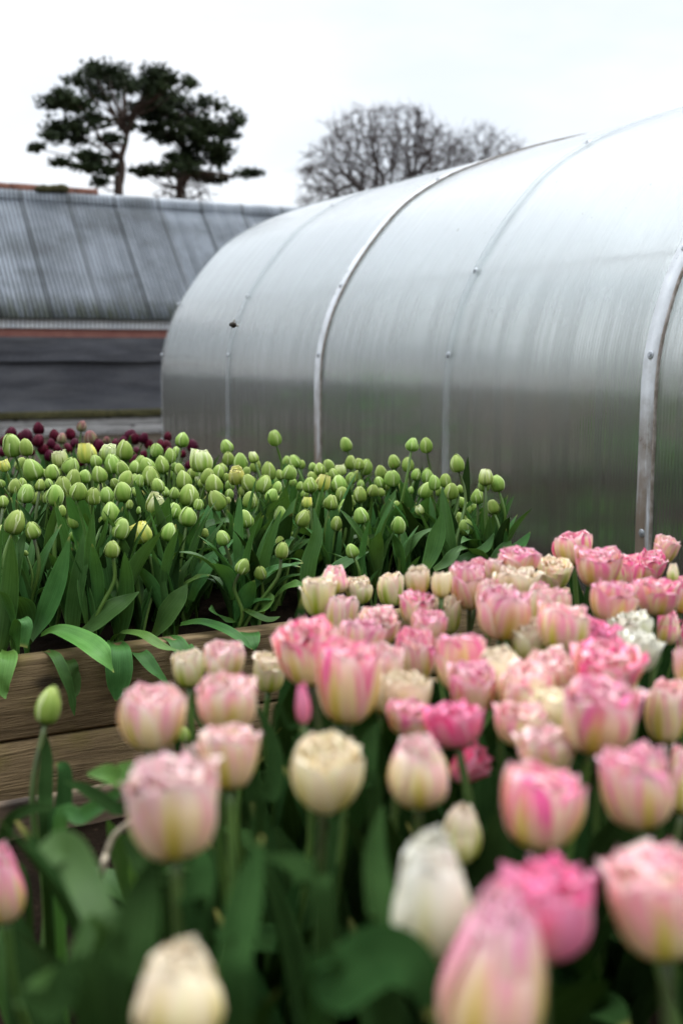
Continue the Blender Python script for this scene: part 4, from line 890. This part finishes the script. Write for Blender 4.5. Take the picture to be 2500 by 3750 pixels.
# leaves and stalks in the pink bed, given by depth
PSPEC = [([(420, 3560, .80), (370, 3380, .82), (300, 3210, .85), (240, 3100, .86), (170, 3140, .84)], [70, 120, 135, 120, 90], 'leaf', .15, 10), ([(380, 3520, .80), (260, 3560, .76), (140, 3620, .72), (60, 3680, .70)], [50, 80, 80, 20], 'leaf', .2, 630),
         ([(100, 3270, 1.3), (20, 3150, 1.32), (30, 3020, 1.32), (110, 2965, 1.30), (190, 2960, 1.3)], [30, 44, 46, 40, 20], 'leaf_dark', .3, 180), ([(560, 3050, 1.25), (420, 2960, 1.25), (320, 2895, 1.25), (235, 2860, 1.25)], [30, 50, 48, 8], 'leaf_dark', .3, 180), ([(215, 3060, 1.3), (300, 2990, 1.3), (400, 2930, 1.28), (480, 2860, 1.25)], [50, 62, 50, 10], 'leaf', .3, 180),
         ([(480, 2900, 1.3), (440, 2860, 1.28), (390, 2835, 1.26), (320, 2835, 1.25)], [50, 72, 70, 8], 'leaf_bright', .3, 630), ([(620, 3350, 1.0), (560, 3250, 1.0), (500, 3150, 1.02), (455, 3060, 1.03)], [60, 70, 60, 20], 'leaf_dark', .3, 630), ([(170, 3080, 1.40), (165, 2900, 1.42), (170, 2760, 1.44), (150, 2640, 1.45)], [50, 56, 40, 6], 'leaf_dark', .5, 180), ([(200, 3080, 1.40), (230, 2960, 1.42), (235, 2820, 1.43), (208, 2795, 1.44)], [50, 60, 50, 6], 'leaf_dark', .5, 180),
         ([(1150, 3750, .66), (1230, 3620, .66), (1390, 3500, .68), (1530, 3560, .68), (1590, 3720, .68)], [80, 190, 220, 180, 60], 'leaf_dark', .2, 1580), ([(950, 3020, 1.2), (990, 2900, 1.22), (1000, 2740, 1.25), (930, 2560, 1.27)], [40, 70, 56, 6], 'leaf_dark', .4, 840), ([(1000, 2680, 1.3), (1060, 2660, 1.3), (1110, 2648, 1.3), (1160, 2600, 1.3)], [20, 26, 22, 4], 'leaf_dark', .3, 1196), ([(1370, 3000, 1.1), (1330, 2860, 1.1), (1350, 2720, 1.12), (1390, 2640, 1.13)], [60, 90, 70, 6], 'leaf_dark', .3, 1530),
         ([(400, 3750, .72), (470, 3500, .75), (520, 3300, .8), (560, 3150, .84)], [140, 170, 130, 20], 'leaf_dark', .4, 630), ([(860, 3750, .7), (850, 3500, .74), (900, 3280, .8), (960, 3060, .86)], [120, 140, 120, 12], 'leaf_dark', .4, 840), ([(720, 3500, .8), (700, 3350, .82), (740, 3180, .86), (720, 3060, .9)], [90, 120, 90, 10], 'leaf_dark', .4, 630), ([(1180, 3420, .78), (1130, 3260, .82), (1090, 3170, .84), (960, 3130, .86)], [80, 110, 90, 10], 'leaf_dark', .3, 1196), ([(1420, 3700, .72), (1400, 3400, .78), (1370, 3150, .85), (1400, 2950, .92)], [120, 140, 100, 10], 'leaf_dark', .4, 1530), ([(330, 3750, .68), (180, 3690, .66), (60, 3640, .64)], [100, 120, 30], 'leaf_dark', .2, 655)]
pk = [q for q in HEADS if q.kind.startswith('pink')]
for pts, wd, mt, fo, own in PSPEC:
    P3 = [atD(*p) for p in pts]; ws = [w_ * depth(p) / FPX for w_, p in zip(wd, P3)]
    r_ = min(pk, key=lambda q: abs(q.x - own) + (0 if q.y > 2500 else 500)).root
    # the blade grows out of the soil under its first point
    fst = P3[0].copy(); fst.z = Z2
    if P3[0].z - Z2 > .02: P3 = [fst] + P3; ws = [ws[0] * .6] + ws
    b = B().grid(ribbon_leaf([p - r_.location for p in P3], ws, fold=fo, up=Vector((0, -.8, .6)))); obj('leaf', b.mesh('leaf', M[mt]), r_)
st_ = [atD(375, 3190, 1.12), atD(390, 3130, 1.12), atD(420, 3060, 1.12), atD(485, 3008, 1.10)]
lo_ = atZ(368, 3230, Z2); b = B(); o = empty('dry_stalk', lo_, 'pale dry curved stalk standing out of the dark soil left of the pink tulips', 'stalk')
branch(b, [lo_ - lo_] + [p - lo_ for p in st_], .0035, .003, 6); obj('stem', b.mesh('stem', M['straw']), o)

# ------------------------------------------------------------------ bumblebee in flight
bp_ = atD(855, 1190, 2.55); bee = empty('bumblebee', bp_, 'small dark bumblebee flying in front of the polytunnel', 'bee')
b = B(); ax = Vector((.35, -.55, .45)).normalized()
def blob(b, c, rx, ry, rz, n=12, jit=.05):
    P = []
    for t_ in np.linspace(.001, math.pi - .001, n):
        row = []
        for p_ in np.linspace(0, 2 * math.pi, n + 2):
            k = 1 + jit * mnoise.noise(Vector((math.cos(p_) * 4, math.sin(p_) * 4, t_ * 4)))
            row.append(c + Vector((math.cos(p_) * math.sin(t_) * rx, math.sin(p_) * math.sin(t_) * ry, math.cos(t_) * rz)) * k)
        P.append(row)
    b.grid(P)
blob(b, Vector((0, 0, 0)), .0064, .0085, .0064, jit=.12); blob(b, Vector((-.001, .008, .001)), .0052, .005, .005); blob(b, Vector((-.002, .012, 0)), .003, .003, .003)
obj('body', b.mesh('body', M['bee']), bee)
for dr in ((RT * .15 + UP), (RT + UP * -.15)):
    d = dr.normalized(); s_ = d.cross(FW).normalized(); P = []
    for i in range(6):
        v = i / 5; w = .0030 * math.sin(math.pi * min(.12 + v * .85, 1)) ** .6; c = d * (.006 + v * .0065)
        P.append([c + s_ * (u * w) + FW * (.0008 * u * u) for u in (-1, -.5, 0, .5, 1)])
    o = obj('wing', B().grid(P).mesh('wing', M['wing']), bee); md = o.modifiers.new('thickness', 'SOLIDIFY'); md.thickness = .0002
for dr in ((-1, .05), (-.5, -.95), (.75, .75)):
    d = (RT * dr[0] + UP * dr[1]).normalized(); b = B().tube([d * .005, d * .0085, d * .0105 - UP * .0006], [.0007, .0005, .0003], 5); obj('leg', b.mesh('leg', M['bee']), bee)

# ------------------------------------------------------------------ labels: each tulip by its look and by a neighbour one can find
LM = {}
def lm(kind, x, y, name):
    q = min((h for h in HEADS if h.kind == kind), key=lambda h: (h.x - x) ** 2 + (h.y - y) ** 2); LM[id(q)] = name; q.lmname = name
GL = [(46, 1631, 'biggest green bud of the pair at the upper left corner'), (320, 1660, 'half-open yellow bud tall on the left'), (220, 1681, 'white-petalled bud left of the tall yellow one'), (737, 1687, 'wide frilly white-green bud'), (667, 1611, 'tall bud near the purple tulips'), (1005, 1604, 'tallest bud, standing alone against the tunnel'), (517, 1952, 'open yellow bud with two spread petals'), (411, 2011, 'low round bud among big leaves on the left'), (57, 1914, 'fat bud at the left edge'), (1265, 1627, 'tall bud with a leafy sheath'), (1509, 1628, 'left bud of the tall close pair'), (1559, 1630, 'tall bud with a curled leaf at its neck'), (1673, 1697, 'tall bud beside the tall close pair'), (1777, 1750, 'white-topped bud near the right end'), (1819, 1770, 'last bud at the right end'), (1706, 1929, 'low bud near the right end'), (1459, 1923, 'low bud in the middle of the right half'), (1181, 1770, 'bud with a yellow slit'), (865, 1745, 'bud with a yellow stripe'), (687, 1893, 'big smooth bud in the front row'), (693, 1815, 'wide double-width bud'), (571, 1847, 'open white-green bud half behind a leaf'), (795, 1832, 'large bud front of centre'), (1246, 1850, 'pale cream bud over the stems'), (1032, 2016, 'low bud wrapped by a leaf'), (1288, 2017, 'lowest bud on the right, striped'), (889, 2074, 'low round bud near the sleeper'), (954, 2097, 'smallest low bud by the sleeper'), (1535, 1870, 'torn open bud among stems'), (1211, 1840, 'smooth oval bud over the middle leaves')]
for x, y, nm in GL: lm('green', x, y, nm)
PKL = [(1580, 3285, 'large white-cream tulip low in the middle'), (1810, 3575, 'tallest long pink tulip at the bottom edge'), (655, 3640, 'cream-yellow tulip at the bottom edge on the left'), (10, 3235, 'pink tulip cut by the left edge'), (1985, 3335, 'ruffled deep pink tulip low on the right'), (2410, 3295, 'big pale ruffled tulip at the lower right edge'), (630, 2945, 'big ruffled pale tulip nearest on the left'), (1665, 2650, 'hot pink shaggy tulip in the middle'), (1722, 2800, 'drooping hot pink tulip'), (1196, 2829, 'round cream cup tulip in the middle'), (1985, 2950, 'pink cup tulip with a deep pink streak'), (2059, 2296, 'square-topped pale pink tulip'), (2095, 2010, 'tall pink tulip against the dark tunnel'), (2434, 2017, 'topmost small pale tulip at the right'), (1842, 2250, 'tall pink cup tulip right of centre'), (560, 2620, 'pale pink cup tulip in front of the sleepers'), (1275, 2500, 'big pink cup tulip left of centre'), (985, 2465, 'small green-white tulip in front of the sleepers'), (1167, 2191, 'pale open tulip at the back left'), (1430, 2160, 'green-striped cream tulip at the back'), (2309, 2303, 'frilly white tulip on the right'), (2192, 2614, 'largest ruffled pink tulip on the right'), (1825, 2490, 'smooth cream cup tulip in the middle'), (1716, 2146, 'bright pink tulip in the back row')]
for x, y, nm in PKL: lm('pink', x, y, nm)
PUL = [(143, 1569, 'tallest dark purple tulip on the left'), (300, 1561, 'topmost purple and green tulip'), (478, 1598, 'largest dark purple tulip'), (705, 1631, 'dark purple tulip farthest right'), (614, 1598, 'small dark purple tulip close to the tunnel'), (258, 1588, 'round dark purple tulip in the middle'), (501, 1690, 'reddest low purple tulip')]
for x, y, nm in PUL: lm('purple', x, y, nm)
for h_, lab in zip([h for h in HEADS if h.kind == 'pinkbud'], ('green tulip bud on a dark stem in front of the timber bed on the left', 'small round green bud below the pale tulips in front of the sleepers', 'tiniest green bud beside the pale pink cup tulip')): h_.root['label'] = lab; h_.root['group'] = 'tulips in the pink bed'
ORD = ['', 'second ', 'third ', 'fourth ', 'fifth ', 'sixth ', 'seventh ', 'eighth ', 'ninth ']
LOOK = {'b': 'green tulip bud', 'y': 'yellow-streaked green tulip bud', 'w': 'white-tipped green tulip bud', 'p': 'dark purple tulip', 'g': 'purple and green tulip', 'pink': 'pink tulip', 'pale': 'pale pink tulip', 'cream': 'cream tulip', 'greenish': 'green-striped cream tulip', 'hot': 'hot pink tulip', 'white': 'white tulip'}
def shorten(n):
    n = n.replace(' in front of the sleepers', '').replace(' half behind a leaf', '').replace(' with two spread petals', '').replace(' over the middle leaves', '').replace(', striped', '').replace(' in the middle of the right half', ' right of the middle')
    for a, c in ((' tall on the left', ''), (' left of the tall yellow one', ''), (', standing alone against the tunnel', ''), (' of the pair at the upper left corner', ' at the upper left'), (' among big leaves on the left', ' on the left')): n = n.replace(a, c)
    return n
used = set()
for kind, grp in (('green', 'green tulips in the raised bed'), ('purple', 'purple tulips in the farther bed'), ('pink', 'pink double tulips in the front bed')):
    hs = [h for h in HEADS if h.kind == kind]; lms = [h for h in hs if id(h) in LM]; pend = {}
    for h in hs:
        h.root['group'] = grp
        if id(h) in LM:
            w_ = LM[id(h)]; n_ = w_ if 'tulip' in w_ else w_.replace('bud', 'green tulip bud', 1) if 'green bud' not in w_ else w_.replace('green bud', 'green tulip bud', 1); h.root['label'] = ' '.join(n_.split()[:16]); used.add(h.root['label']); continue
        n_ = min(lms, key=lambda l: (l.x - h.x) ** 2 + (l.y - h.y) ** 2); dx, dy = h.x - n_.x, h.y - n_.y
        if abs(dx) > 1.8 * abs(dy): dr = 'right of' if dx > 0 else 'left of'
        elif abs(dy) > 1.8 * abs(dx): dr = 'below' if dy > 0 else 'above'
        else: dr = ('below' if dy > 0 else 'above') + ' and ' + ('right of' if dx > 0 else 'left of')
        pend.setdefault((LOOK[h.typ], dr, id(n_)), []).append((dx * dx + dy * dy, h, n_))
    for (lk, dr, _), lst in pend.items():
        for k, (_, h, n_) in enumerate(sorted(lst, key=lambda q: q[0])):
            h.root['label'] = f"{ORD[min(k, 8)]}{lk} {dr} the {shorten(LM[id(n_)])}"
